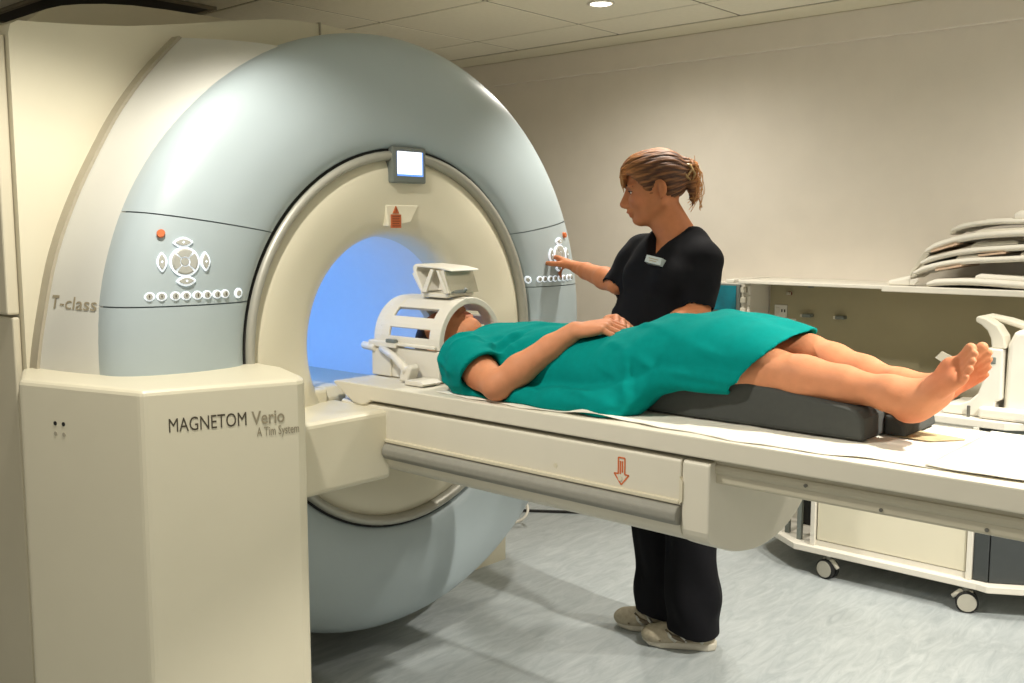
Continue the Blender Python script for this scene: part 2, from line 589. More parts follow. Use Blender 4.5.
for (x, y, p), lab in zip(FILL_PANELS, ['added square fill light right of the camera', 'added square fill light behind the camera']):
    t = thing('fill_light_panel', lab, 'light', (x, y, CEIL), 0, 'added fill lights')
    MB().box(x - 0.32, x + 0.32, y - 0.32, y + 0.32, CEIL - 0.012, CEIL - 0.002).build('frame', M['white'], t)
    MB().box(x - 0.29, x + 0.29, y - 0.29, y + 0.29, CEIL - 0.016, CEIL - 0.0125).build('diffuser', M['panel'], t)
t = thing('dark_gap_slab', 'black slab standing in for the dark gap above the scanner top', 'dark gap', (-4.4, 2.16, CEIL))
MB().box(*GAP_SLAB, CEIL - 0.012, CEIL - 0.003).build('black_slab', M['dark'], t)  # black slab painted in for the dark gap between magnet housing and ceiling
fr = MB()
for a in ((GAP_SLAB[0] - 0.02, GAP_SLAB[0], GAP_SLAB[2], GAP_SLAB[3]), (GAP_SLAB[1], GAP_SLAB[1] + 0.02, GAP_SLAB[2], GAP_SLAB[3]), (GAP_SLAB[0] - 0.02, GAP_SLAB[1] + 0.02, GAP_SLAB[2] - 0.02, GAP_SLAB[2]), (GAP_SLAB[0] - 0.02, GAP_SLAB[1] + 0.02, GAP_SLAB[3], GAP_SLAB[3] + 0.02)):
    fr.box(*a, CEIL - 0.016, CEIL - 0.002)
fr.build('frame', M['grid'], t)

# ================================================================== the scanner
YC, ZC = 2.185, 1.058
sc = thing('mri_scanner', 'large cream and pale blue ring shaped scanner with a blue lit bore', 'scanner', (-2.9, YC, 0))
PROF = catmull([(0.612, -2.412), (0.618, -2.392), (0.645, -2.374), (0.70, -2.363), (0.78, -2.362), (0.86, -2.378), (0.92, -2.405), (0.956, -2.440), (0.974, -2.49), (0.972, -2.58), (0.955, -2.78)], 5)
PR = np.array([p[0] for p in PROF]); PXx = np.array([p[1] for p in PROF])
def cowl_x(r):
    return float(np.interp(r, PR[:41], PXx[:41]))
def ring_pt(r, x, a):
    return (x, YC + r * math.cos(a), ZC + r * math.sin(a))
def a_up_r(r): return math.asin((1.399 + 0.056 * (r - 0.62) / 0.36 - ZC) / r)
def a_lo_r(r): return math.asin((1.203 - ZC) / r)
def a_up(r): return math.asin((1.407 + 0.056 * (r - 0.62) / 0.36 - ZC) / r)
def a_lo(r): return math.asin((1.217 - ZC) / r)
G = 0.0018
def cowl(name, f0, f1, n, off=0.0, m='blue', gap=True):
    rings = []
    for r, x in zip(PR, PXx):
        g = G / r if gap else 0
        a0, a1 = f0(r) + g, f1(r) - g
        rings.append([ring_pt(r - off * 0.5, x - off, a0 + (a1 - a0) * i / n) for i in range(n + 1)])
    mb = MB().loft(rings, closed=False, caps=False)
    return mb.build(name, M[m], sc, smooth=True)
D35 = math.radians(35)
cowl('upper_cover', a_up_r, lambda r: PI - a_up(r), 72)
cp_r = cowl('control_panel', a_lo_r, a_up_r, 12)
cp_l = cowl('control_panel', lambda r: PI - a_up(r), lambda r: PI - a_lo(r), 12)
cowl('side_cover', lambda r: -D35, a_lo_r, 16)
cowl('side_cover', lambda r: PI - a_lo(r), lambda r: PI + D35, 16)
cowl('lower_cover', lambda r: PI + D35, lambda r: 2 * PI - D35, 48)
cowl('seam_liner', lambda r: 0, lambda r: 2 * PI, 96, off=0.006, m='seam', gap=False)

def lathe(name, prof, m, n=96):
    rings = [[ring_pt(r, x, 2 * PI * i / n) for i in range(n)] for r, x in prof]
    return MB().loft(rings, caps=False).build(name, M[m], sc, smooth=True)
lathe('trim_ring', catmull([(0.577, -2.42), (0.577, -2.396), (0.584, -2.383), (0.597, -2.381), (0.606, -2.392), (0.607, -2.42)], 4), 'silver')
lathe('gasket', [(0.606, -2.395), (0.613, -2.398), (0.616, -2.41)], 'dark')
FUN = catmull([(0.578, -2.412), (0.55, -2.400), (0.50, -2.399), (0.44, -2.410), (0.385, -2.428), (0.350, -2.455), (0.336, -2.50), (0.334, -2.56)], 5)
lathe('front_funnel', FUN, 'cream')
lathe('bore_tube', [(0.334, -2.56), (0.333, -2.62), (0.333, -4.55)], 'bore')
MB().cyl((-4.55, YC, ZC), (-4.57, YC, ZC), 0.36, 48).build('bore_end', M['bore'], sc)
MB().box(-4.4, -2.70, YC - 0.307, YC - 0.297, ZC + 0.10, ZC + 0.13).build('bore_lamp_strip', M['led'], sc)
MB().box(-4.5, -2.47, YC - 0.235, YC + 0.235, 0.80, 0.872).build('bore_bed_rail', M['offwhite'], sc, bevel=0.006)
MB().box(-2.66, -2.445, 1.775, 1.905, 0.86, 0.925).build('entry_block', M['cream'], sc, bevel=0.01)
MB().prism([(-2.62, 0.86), (-2.46, 0.86), (-2.455, 0.895), (-2.48, 0.925), (-2.62, 0.925)], 'y', 1.912, 1.985).build('entry_block', M['cream'], sc, bevel=0.006)
MB().box(-2.535, -2.52, 1.865, 1.885, 0.9255, 0.931).build('position_mark', M['orange'], sc)

# swept grey side covers ("T" arc) between cowl and body, left and right
OUT = catmull([(1.148, 0.90), (1.158, 1.05), (1.186, 1.20), (1.224, 1.35), (1.283, 1.497), (1.352, 1.63), (1.426, 1.754), (1.520, 1.875), (1.621, 1.980)], 4)
def t_cover(mir):
    n = len(OUT)
    fy = (lambda y: 2 * YC - y) if mir else (lambda y: y)
    rows = []
    for k, t in enumerate(np.linspace(0, 1, 7)):
        row = []
        for i, (y, z) in enumerate(OUT):
            a = math.radians(188 - (188 - 113) * i / (n - 1))
            yi, zi = YC + 0.966 * math.cos(a), ZC + 0.966 * math.sin(a)
            bul = 0.022 * math.sin(PI * t)
            row.append((-2.49 + (-2.74 + 2.49) * t ** 1.2 + bul, fy(yi + (y - yi) * t), zi + (z - zi) * t))
        rows.append(row)
    nr = np.array(rows[-1])
    rows.append([(-2.755, p[1] + (0.004 if mir else -0.004), p[2] + 0.002) for p in rows[-1]])
    o = MB().loft(rows, closed=False, caps=False).build('arc_cover', M['tgrey'], sc, smooth=True)
    rim = MB()
    prof = []
    for (x, y, z) in rows[-2]:
        s = 1 if mir else -1
        prof.append([(x + 0.002, y, z), (x + 0.002, y + s * 0.008, z + 0.004), (-2.80, y + s * 0.010, z + 0.005), (-2.80, y, z)])
    rim.loft(prof)
    rim.build('cover_rim', M['rim'], sc, smooth=False)
    # closing web at the top end
    top = [r[-1] for r in rows]
    MB().loft([top, [(-2.80, p[1], p[2] - 0.002) for p in top]], closed=False, caps=False).build('cover_end', M['tgrey'], sc)
    return o
tl = t_cover(False)
t_cover(True)

def mirror_poly(half):
    return half + [(2 * YC - y, z) for y, z in half[::-1]]
def holed(poly, x0, x1, r, name, m, bev):
    """thick plate with the bore cut through it"""
    pts = []
    for (a, b) in zip(poly, poly[1:] + poly[:1]):
        n = max(1, int(math.hypot(b[0] - a[0], b[1] - a[1]) / 0.06))
        pts += [(a[0] + (b[0] - a[0]) * i / n, a[1] + (b[1] - a[1]) * i / n) for i in range(n)]
    rings = []
    for y, z in pts + pts[:1]:
        a = math.atan2(z - ZC, y - YC)
        iy, iz = YC + r * math.cos(a), ZC + r * math.sin(a)
        rings.append([(x0, iy, iz), (x0, y, z), (x1, y, z), (x1, iy, iz)])
    return MB().loft(rings, caps=False).build(name, M[m], sc, bevel=bev)
half = [(1.14, 0.0), (1.14, 1.93), (1.146, 1.955), (1.165, 1.967)] + [tuple(p) for p in catmull([(1.20, 1.969), (1.48, 1.998), (1.81, 2.062), (2.0, 2.095), (2.17, 2.106)], 3)]
half += [(2.45, 2.096), (2.70, 2.030), (2.90, 1.90), (3.05, 1.65), (3.10, 1.3), (3.10, 0.0)]
holed(half, -2.78, -3.25, 0.36, 'body_panel', 'cream', 0.0)
MB().box(-3.0, -2.772, 2.157, 2.161, 2.06, 2.109).build('panel_joint', M['rim'], sc)
half2 = [(1.30, 0.0), (1.30, 1.9)] + [tuple(p) for p in catmull([(1.34, 2.0), (1.40, 2.07), (1.50, 2.125), (1.74, 2.165), (2.10, 2.175)], 3)]
half2 += [(2.4, 2.15), (2.6, 2.08), (2.85, 1.95), (3.0, 1.6), (3.0, 0.0)]
holed(half2, -3.25, -4.545, 0.36, 'magnet_housing', 'cream_d', 0.0)
MB().box(-4.5, -2.80, 1.105, 1.138, 1.185, 1.93).build('upper_side_panel', M['cream_d'], sc, bevel=0.006)
MB().box(-4.5, -2.80, 1.118, 1.138, 0.0, 1.178).build('lower_side_panel', M['cream_d'], sc, bevel=0.006)

# tall box at the near side that carries the lettering
fp = [(-2.585, 1.036), (-2.18, 1.15), (-2.060, 1.507), (-2.066, 1.535), (-2.10, 1.555), (-2.28, 1.62), (-2.70, 1.64), (-2.78, 1.60), (-2.78, 1.125), (-2.60, 1.045)]
bx = MB().prism(fp, 'z', 0.0, 1.04).build('side_box', M['cream'], sc, bevel=0.014, segs=3, angle=0.75)
fn = Vector((0.34, -0.115, 0)).normalized()
fd = Vector((0.115, 0.34, 0)).normalized()
F0 = Vector((-2.18, 1.15, 0)) + fn * 0.0004
UP = (0, 0, 1)
T_MAG, T_VER, T_TIM = (0.060, 0.9345), (0.258, 0.9335), (0.270, 0.9030)
text('lettering', 'MAGNETOM', 0.034, F0 + fd * T_MAG[0] + Vector((0, 0, T_MAG[1])), fd, UP, M['ink'], sc, width=0.185)
text('lettering', 'Verio', 0.034, F0 + fd * T_VER[0] + Vector((0, 0, T_VER[1])), fd, UP, M['ink_l'], sc, bold=0.012, width=0.083)
text('lettering', 'A Tim System', 0.0235, F0 + fd * T_TIM[0] + Vector((0, 0, T_TIM[1])), fd, UP, M['ink_l'], sc, width=0.108)
hn = Vector((0.072, -0.22, 0)).normalized(); hd = Vector((0.22, 0.072, 0)).normalized()
H0 = Vector((-2.40, 1.078, 0))
vm = MB()
for i in (0, 1):
    for j in (0, 1):
        c = Vector((-2.462, 1.0706, 0.912 + 0.026 * j)) if i == 0 else Vector((-2.434, 1.0785, 0.912 + 0.026 * j))
        nn = Vector((0.114, -0.405, 0)).normalized()
        vm = MB().cyl(c - nn * 0.002, c + nn * 0.0012, 0.0055, 12)
        vm.build('vent_hole', M['dark'] if j else M['rim'], sc)
# T-class lettering on the arc cover, laid on the cover between its inner and outer arc
def arc_pt(z, t):
    zz = [p[1] for p in OUT]
    i = min(range(len(OUT)), key=lambda q: abs(zz[q] - z))
    i = max(0, min(len(OUT) - 2, i if zz[i] <= z else i - 1))
    n = len(OUT)
    def P(i):
        y, zq = OUT[i]
        a = math.radians(188 - 75 * i / (n - 1))
        yi, zi = YC + 0.966 * math.cos(a), ZC + 0.966 * math.sin(a)
        return Vector((-2.49 - 0.25 * t ** 1.2 + 0.022 * math.sin(PI * t), yi + (y - yi) * t, zi + (zq - zi) * t))
    A, B = P(i), P(i + 1)
    f = (z - A.z) / (B.z - A.z)
    return A + (B - A) * f
tA, tB = arc_pt(1.205, 0.95), arc_pt(1.205, 0.17)
tn = (tB - tA).cross(Vector((0, 0, 1))).normalized()
for bd, c0, c1, s, k in (('T', 0.0, 0.15, 0.034, 0.03), ('-class', 0.19, 0.93, 0.034, 0.0)):
    lo_ = text('lettering', bd, s, tA + (tB - tA) * c0, tB - tA, UP, M['ink_l'], sc, bold=k, width=(tB - tA).length * (c1 - c0), depth=0.001)
    W_ = wmat(sc); Wi = W_.inverted(); ch = tB - tA
    for v in lo_.data.vertices:        # lay the letters on the curved cover
        w = W_ @ v.co
        q = (w - tA).dot(ch) / ch.length_squared
        h = (w - tA - ch * q).dot(tn)
        lo_t, hi_t = -0.15, 1.15
        for _ in range(18):
            md = (lo_t + hi_t) / 2
            if (arc_pt(w.z, max(0.0, min(1.0, md))) - tA).dot(ch) / ch.length_squared > q: lo_t = md
            else: hi_t = md
        v.co = Wi @ (arc_pt(w.z, max(0.0, min(1.0, (lo_t + hi_t) / 2))) + tn * (0.0006 + max(0.0, h)))

# keys of the two control panels
def disc(name, y, z, ry, rz, m, parent, lift=0.006, poly=None, n=20):
    r = math.hypot(y - YC, z - ZC)
    x = cowl_x(r)
    sl = (cowl_x(r + 0.01) - cowl_x(r - 0.01)) / 0.02
    a = math.atan2(z - ZC, y - YC)
    er = Vector((sl, math.cos(a), math.sin(a))).normalized()
    et = Vector((0, -math.sin(a), math.cos(a)))
    nn = er.cross(et).normalized()
    ey = (Vector((0, 1, 0)) - nn * nn.y).normalized()
    ez = (Vector((0, 0, 1)) - nn * nn.z).normalized()
    c = Vector((x, y, z))
    pts = poly or [(ry * math.cos(2 * PI * i / n), rz * math.sin(2 * PI * i / n)) for i in range(n)]
    R = lambda s, h: [c + ey * p[0] * s + ez * p[1] * s + nn * h for p in pts]
    if nn.x < 0: nn = -nn
    return MB().loft([R(1, -0.004), R(1, lift * 0.7), R(0.88, lift)]).build(name, M[m], parent)
def lens(w, h, vert):
    p = [(w * math.cos(t), h * math.sin(t)) for t in np.linspace(0, 2 * PI, 17)[:-1]]
    p = [(math.copysign(abs(a) ** 1.0, a), b * (1 - 0.5 * (a / w) ** 2)) for a, b in p]
    return [(b, a) for a, b in p] if vert else p
def quad_sector(k, r0, r1):
    a0, a1 = PI / 4 + k * PI / 2 + 0.09, PI / 4 + (k + 1) * PI / 2 - 0.09
    return [(r1 * math.cos(a), r1 * math.sin(a)) for a in np.linspace(a0, a1, 8)] + [(r0 * math.cos(a), r0 * math.sin(a)) for a in np.linspace(a1, a0, 5)]
def panel_keys(parent, sg):
    Y = lambda y: y if sg > 0 else 2 * YC - y - 0.042
    zo = 0.0 if sg > 0 else -0.012
    cy, cz = 1.388, 1.332 + zo
    disc('ring_key_backlight', Y(cy), cz, 0.039, 0.039, 'key', parent, 0.005, n=32)
    for k in range(4):
        disc('direction_key', Y(cy), cz, 0, 0, 'pad', parent, 0.009, poly=quad_sector(k, 0.015, 0.034))
    disc('centre_key', Y(cy), cz, 0.011, 0.011, 'pad', parent, 0.008)
    for dy, dz, v in ((0, 0.050, False), (0, -0.050, False), (0.054, 0, True), (-0.054, 0, True)):
        disc('arrow_key_backlight', Y(cy + dy), cz + dz, 0, 0, 'key', parent, 0.006, poly=lens(0.026, 0.014, v))
        disc('arrow_key', Y(cy + dy), cz + dz, 0, 0, 'pad', parent, 0.010, poly=lens(0.020, 0.009, v))
        disc('arrow_mark', Y(cy + dy), cz + dz, 0.004, 0.004, 'key', parent, 0.011, n=4)
    disc('stop_key', Y(1.340), 1.405 + zo, 0.011, 0.011, 'orange', parent, 0.01)
    for y in (1.299, 1.326, 1.359, 1.386, 1.416, 1.443, 1.473, 1.498):
        disc('small_key_backlight', Y(y), 1.2435 + zo, 0.0135, 0.0115, 'key', parent, 0.003)
        disc('small_key', Y(y), 1.2435 + zo, 0.0085, 0.0085, 'pad', parent, 0.007)
        disc('key_mark', Y(y), 1.2435 + zo, 0.002, 0.006, 'ink', parent, 0.0078, n=4)
    disc('small_key_backlight', Y(1.543), 1.243 + zo, 0.014, 0.014, 'key', parent, 0.003)
    disc('small_key', Y(1.543), 1.243 + zo, 0.008, 0.008, 'pad', parent, 0.006)
panel_keys(cp_l, 1)
panel_keys(cp_r, -1)

# display on the ring and the warning sign below it
dp = MB().box(-2.43, -2.378, 2.122, 2.267, 1.562, 1.676).build('display', M['grey'], sc, bevel=0.005)
MB().box(-2.379, -2.3768, 2.142, 2.253, 1.584, 1.661).build('screen_border', M['screen_blue'], dp)
MB().box(-2.3775, -2.3762, 2.142, 2.247, 1.590, 1.661).build('screen', M['screen'], dp)
MB().prism([(2.118, 1.494), (2.262, 1.494), (2.225, 1.437), (2.128, 1.425)], 'x', -2.45, -2.4080).build('sign_recess', M['cream'], sc, bevel=0.004)
sg = MB().prism([(2.138, 1.420), (2.180, 1.420), (2.180, 1.463), (2.138, 1.463)], 'x', -2.409, -2.4045).build('warning_sign', M['sign'], sc)
MB().prism([(2.146, 1.466), (2.172, 1.466), (2.159, 1.490)], 'x', -2.409, -2.4045).build('warning_triangle', M['sign'], sc)
MB().box(-2.405, -2.4042, 2.157, 2.161, 1.470, 1.481).build('sign_print', M['brown'], sg)
for q in range(5):
    MB().box(-2.405, -2.4042, 2.142, 2.176 - 0.004 * (q % 2), 1.425 + q * 0.0075, 1.4285 + q * 0.0075).build('sign_print', M['brown'], sg)

# ================================================================== patient table
tb = thing('patient_table', 'long cream patient table with grey handrail reaching into the bore', 'table', (-1.2, YC, 0.7))
Y0, Y1 = 1.92, 2.42
MB().prism([(-2.44, 0.945), (-2.435, 0.951), (-2.42, 0.953), (0.16, 0.953), (0.17, 0.945), (0.17, 0.906), (-2.265, 0.906), (-2.285, 0.893), (-2.31, 0.888), (-2.345, 0.893), (-2.37, 0.905)], 'y', Y0, Y1).build('table_top', M['offwhite'], tb, bevel=0.005)
MB().box(-1.12, 0.12, 1.95, 2.39, 0.846, 0.9055).build('lower_rail', M['beige'], tb, bevel=0.006)
MB().box(-1.12, 0.12, 1.944, 2.396, 0.869, 0.8925).build('rail_bead', M['beige'], tb, bevel=0.008)
for x in (-0.893, -0.735, -0.535):
    z = 0.881 if x < -0.8 else 0.857
    MB().cyl((x, 1.952, z), (x, 1.940 if z > 0.87 else 1.9475, z), 0.004, 10).build('rail_screw', M['steel'], tb)
def housing(x0, x1, g=0.0):
    bot = [tuple(p) for p in catmull([(1.924, 0.738), (1.938, 0.712), (1.985, 0.690), (2.06, 0.664), (2.175, 0.648), (2.29, 0.664), (2.365, 0.695), (2.405, 0.725), (2.418, 0.76)], 4)]
    poly = [(1.932 - g, 0.896), (1.925 - g, 0.89)] + [(y - g if y < 2.17 else y + g, z - g) for y, z in bot] + [(2.42 + g, 0.89), (2.41, 0.896)]
    return MB().prism(poly, 'x', x0, x1)
housing(-2.41, -1.186).build('housing', M['offwhite'], tb, bevel=0.004)
housing(-1.182, -1.110, 0.003).build('end_cap', M['offwhite'], tb, bevel=0.012)
MB().prism([(-1.186, 0.855), (-1.178, 0.845), (-1.178, 0.80), (-1.186, 0.79)], 'y', 1.9175, 1.93).build('cap_clip', M['cream_d'], tb)
MB().prism([(1.93, 0.789), (1.912, 0.785), (1.902, 0.772), (1.902, 0.755), (1.912, 0.742), (1.93, 0.738)], 'x', -2.198, -1.186).build('handrail', M['bar'], tb, bevel=0.004)
MB().box(-2.2, -1.187, 1.9165, 1.93, 0.790, 0.800).build('rail_lip', M['cream_d'], tb, bevel=0.002)
for x in (-1.555, -1.355):
    MB().cyl((x, 1.93, 0.822), (x, 1.9225, 0.822), 0.006, 14).build('panel_plug', M['cream_d'], tb)
MB().box(-2.47, -2.20, 1.50, 1.945, 0.676, 0.886).build('link_arm', M['cream'], tb, bevel=0.016, segs=3)
# outlined down arrow on the housing panel: shaft with inner bars and a head
ax, az = -1.352, 0.873
def strip(p, q, w):
    d = Vector((q[0] - p[0], 0, q[1] - p[1])); n = Vector((-d.z, 0, d.x)).normalized() * w / 2
    pts = [(p[0] + n.x, p[1] + n.z), (q[0] + n.x, q[1] + n.z), (q[0] - n.x, q[1] - n.z), (p[0] - n.x, p[1] - n.z)]
    return pts
AR = [((-0.009, 0), (0.010, 0)), ((-0.009, 0), (-0.009, -0.040)), ((0.010, 0), (0.010, -0.040)), ((-0.009, -0.040), (-0.021, -0.040)), ((0.010, -0.040), (0.022, -0.040)),
      ((-0.021, -0.040), (0.0, -0.066)), ((0.022, -0.040), (0.0, -0.066)), ((-0.003, -0.008), (-0.003, -0.040)), ((0.003, -0.008), (0.003, -0.036))]
am = MB()
for p, q in AR:
    am.prism(strip((ax + p[0], az + p[1]), (ax + q[0], az + q[1]), 0.0034), 'y', 1.9235, 1.926)
am.build('arrow_mark', M['orange'], tb)

# paper sheet on the table, with a folded corner at the near edge
def sheet(name, x0, x1, y0f, y1, m, z0, seed, amp, nx, ny, fold=None):
    r = random.Random(seed)
    ph = [r.uniform(0, 6) for _ in range(6)]
    V, Fs = [], []
    for i in range(nx + 1):
        x = x0 + (x1 - x0) * i / nx
        ya = y0f(x)
        for j in range(ny + 1):
            y = ya + (y1 - ya) * j / ny
            z = z0 + amp * (0.5 + 0.5 * math.sin(23 * x + ph[0] + 9 * y)) * (0.5 + 0.5 * math.sin(31 * y + ph[1] + 14 * x)) + amp * 0.6 * (0.5 + 0.5 * math.sin(61 * x - 40 * y + ph[2]))
            if fold:
                d2 = ((x - fold[0]) / fold[2]) ** 2 + ((y - fold[1]) / fold[3]) ** 2
                z += fold[4] * math.exp(-d2)
            V.append((x, y, z))
    for i in range(nx):
        for j in range(ny):
            a = i * (ny + 1) + j
            Fs.append((a, a + ny + 1, a + ny + 2, a + 1))
    o = MB().add(V, Fs).build(name, M[m], smooth=True)
    s = o.modifiers.new('thickness', 'SOLIDIFY'); s.thickness = 0.0008; s.offset = 1
    return o
edge = lambda x: 1.945 + 0.010 * math.sin(9 * x + 1) + 0.006 * math.sin(31 * x) + (0.05 * max(0, x + 0.95) if x > -0.95 else 0)
tag(sheet('paper_sheet', -2.02, -0.62, edge, 2.405, 'sheet', 0.9538, 3, 0.0020, 90, 30, fold=(-1.47, 1.965, 0.055, 0.03, 0.02)), 'crumpled white paper sheet spread over the table under the patient', 'sheet')
tag(sheet('paper_sheet', -0.66, -0.05, lambda x: 1.97 + 0.008 * math.sin(14 * x), 2.40, 'sheet', 0.9572, 8, 0.0014, 40, 24), 'smooth white paper sheet at the foot end of the table', 'sheet')
st = [( -0.78 + 0.095 * math.cos(t) * (1 + 0.2 * math.sin(3 * t)), 2.25 + 0.055 * math.sin(t) * (1 + 0.25 * math.cos(2 * t + 1))) for t in np.linspace(0, 2 * PI, 24)[:-1]]
tag(MB().prism(st, 'z', 0.9578, 0.9590).build('stain_patch', M['stain']), 'small tan stain on the sheet below the feet', 'cloth')  # tan stain on the sheet, built as a thin raised patch

# charcoal foam wedge under the legs
wd = thing('foam_wedge', 'charcoal foam leg wedge under the patient\'s lower legs', 'wedge', (-1.1, 2.2, 0.957))
MB().prism([(-1.392, 0.9585), (-1.398, 0.985), (-1.385, 1.035), (-1.345, 1.076), (-1.32, 1.081), (-1.24, 1.078), (-0.875, 1.032), (-0.848, 1.024), (-0.836, 1.008), (-0.831, 0.9585)], 'y', 2.09, 2.40).build('wedge_body', M['foam'], wd, bevel=0.010, segs=3)
MB().prism([(-0.832, 0.9585), (-0.832, 1.005), (-0.80, 0.999), (-0.785, 0.985), (-0.780, 0.9585)], 'y', 2.20, 2.395).build('end_roll', M['foam'], wd, bevel=0.008)

# ================================================================== head coil on the table
hc = thing('head_coil', 'off-white cage head coil around the patient\'s head', 'medical coil', (-2.27, 2.2, 0.955))
HY, HZ = 2.203, 1.072
def arch(x0, x1, ro, ri, name, a0=-8, a1=188, m='white'):
    n = 28
    out, inn = [], []
    for i in range(n + 1):
        a = math.radians(a0 + (a1 - a0) * i / n)
        out.append((HY + ro * math.cos(a), HZ + ro * math.sin(a)))
        inn.append((HY + ri * math.cos(a), HZ + ri * math.sin(a)))
    rings = []
    for (o_, i_) in zip(out, inn):
        rings.append([(x0, o_[0], o_[1]), (x1, o_[0], o_[1]), (x1, i_[0], i_[1]), (x0, i_[0], i_[1])])
    return MB().loft(rings).build(name, M[m], hc, bevel=0.003)
arch(-2.165, -2.118, 0.136, 0.116, 'front_arch')
arch(-2.42, -2.385, 0.132, 0.10, 'rear_arch')
arch(-2.385, -2.345, 0.136, 0.126, 'rear_shell')
for a, w in ((104, 27), (154, 8), (180, 6), (55, 12), (26, 7), (0, 6)):
    rings = []
    for x in (-2.39, -2.16):
        aa = [math.radians(a + w * s) for s in (-1, -0.33, 0.33, 1)]
        rings.append([(x, HY + 0.1355 * math.cos(t), HZ + 0.1355 * math.sin(t)) for t in aa] + [(x, HY + 0.1235 * math.cos(t), HZ + 0.1235 * math.sin(t)) for t in aa[::-1]])
    MB().loft(rings).build('cage_bar', M['white'], hc, bevel=0.002)
MB().prism([(2.068, 0.9555), (2.066, 1.05), (2.078, 1.052), (2.086, 1.03), (2.098, 1.0), (2.14, 0.972), (2.203, 0.966), (2.266, 0.972), (2.308, 1.0), (2.32, 1.03), (2.328, 1.052), (2.34, 1.05), (2.338, 0.9555)], 'x', -2.42, -2.12).build('base_shell', M['white'], hc, bevel=0.004)
MB().box(-2.43, -2.30, 2.054, 2.10, 1.048, 1.068).build('hinge_ledge', M['white'], hc, bevel=0.004)
MB().box(-2.34, -2.13, 2.058, 2.09, 1.056, 1.066).build('latch_plate', M['white'], hc, bevel=0.003)
MB().box(-2.345, -2.30, 2.052, 2.066, 1.064, 1.076).build('latch', M['grey'], hc, bevel=0.003)
MB().tube([(-2.475, 2.075, 1.045), (-2.40, 2.060, 1.044)], 0.0125, 14).build('handle', M['white'], hc, smooth=True, bevel=0.003)
MB().tube([(-2.37, 2.060, 1.043), (-2.30, 2.046, 1.026), (-2.235, 2.030, 1.000), (-2.215, 2.028, 0.985)], [0.012, 0.012, 0.014, 0.016], 12).build('clamp_lever', M['white'], hc, smooth=True)
MB().prism([(-2.245, 0.957), (-2.205, 0.957), (-2.185, 1.0), (-2.20, 1.012), (-2.235, 0.992)], 'y', 2.015, 2.052).build('clamp_block', M['white'], hc, bevel=0.006)
MB().box(-2.42, -2.33, 2.061, 2.068, 0.957, 1.045).build('side_plate', M['offwhite'], hc, bevel=0.003)
MB().prism([(-2.19, 0.9555), (-2.11, 0.9555), (-2.10, 0.964), (-2.12, 0.972), (-2.18, 0.970)], 'y', 1.985, 2.06).build('foot_tab', M['white'], hc, bevel=0.003)
# mirror carrier on top
MB().prism([(-2.285, 1.214), (-2.275, 1.206), (-2.165, 1.206), (-2.155, 1.214), (-2.155, 1.220), (-2.285, 1.220)], 'y', HY - 0.055, HY + 0.055).build('mirror_slide', M['offwhite'], hc, bevel=0.003)
mr = MB().prism([(-2.310, 1.302), (-2.300, 1.308), (-2.190, 1.302), (-2.142, 1.294), (-2.140, 1.288), (-2.190, 1.295), (-2.292, 1.299), (-2.297, 1.285), (-2.262, 1.224), (-2.275, 1.222), (-2.312, 1.290)], 'y', HY - 0.062, HY + 0.062).build('mirror_frame', M['white'], hc, bevel=0.003)
MB().prism([(-2.175, 1.2905), (-2.166, 1.287), (-2.142, 1.222), (-2.152, 1.222)], 'y', HY - 0.06, HY + 0.06).build('mirror', M['mirror'], hc)
for y in (HY - 0.068, HY + 0.060):
    MB().prism([(-2.265, 1.222), (-2.245, 1.222), (-2.212, 1.290), (-2.225, 1.294)], 'y', y, y + 0.008).build('mirror_strut', M['offwhite'], hc)
    MB().prism([(-2.165, 1.222), (-2.150, 1.222), (-2.190, 1.291), (-2.20, 1.291)], 'y', y, y + 0.008).build('mirror_strut', M['offwhite'], hc)
MB().prism([(-2.345, 1.276), (-2.335, 1.280), (-2.290, 1.216), (-2.300, 1.213)], 'y', HY - 0.035, HY + 0.06).build('mirror_wing', M['white'], hc, bevel=0.002)
MB().tube([(-2.14, HY - 0.045, 1.226), (-2.10, HY - 0.045, 1.230), (-2.095, HY - 0.045, 1.238)], 0.006, 8).build('mirror_stop', M['grey'], hc, smooth=True)

# ================================================================== wall shelf and what is on the back wall
sh = thing('wall_shelf', 'long white shelf fixed along the back wall', 'shelf', (-1.2, 4.35, 1.16))
MB().box(-2.30, 0.9, 4.20, 4.52, 1.162, 1.178).build('shelf_board', M['white'], sh, bevel=0.003)
MB().box(-1.62, 0.9, 4.192, 4.215, 1.153, 1.1785).build('front_lip', M['white'], sh, bevel=0.003)
MB().box(-2.34, -2.30, 4.16, 4.52, 1.166, 1.182).build('end_strip', M['white'], sh, bevel=0.003)

MB().box(-2.29, 0.9, 4.508, 4.519, 0.20, 1.160).build('back_panel', M['olive'], sh)  # added panel, its olive tone stands in for the shelf's shade on the wall

cb = thing('wall_cabinet', 'small white cabinet with a teal glass door under the shelf end', 'cabinet', (-2.42, 4.45, 1.06))
MB().box(-2.66, -2.30, 4.33, 4.52, 1.00, 1.158).build('carcass', M['white'], cb, bevel=0.004)
dr = MB().box(-2.64, -2.352, 4.318, 4.331, 1.012, 1.150).build('door', M['grey'], cb, bevel=0.003)
MB().box(-2.632, -2.372, 4.3145, 4.3185, 1.022, 1.143).build('door_glass', M['teal'], dr)
for z in (1.025, 1.075, 1.125):
    MB().box(-2.345, -2.318, 4.305, 4.332, z - 0.014, z + 0.014).build('hinge', M['offwhite'], cb, bevel=0.004)
    MB().cyl((-2.306, 4.322, z - 0.02), (-2.306, 4.322, z + 0.02), 0.009, 12).build('hinge_pin', M['white'], cb)

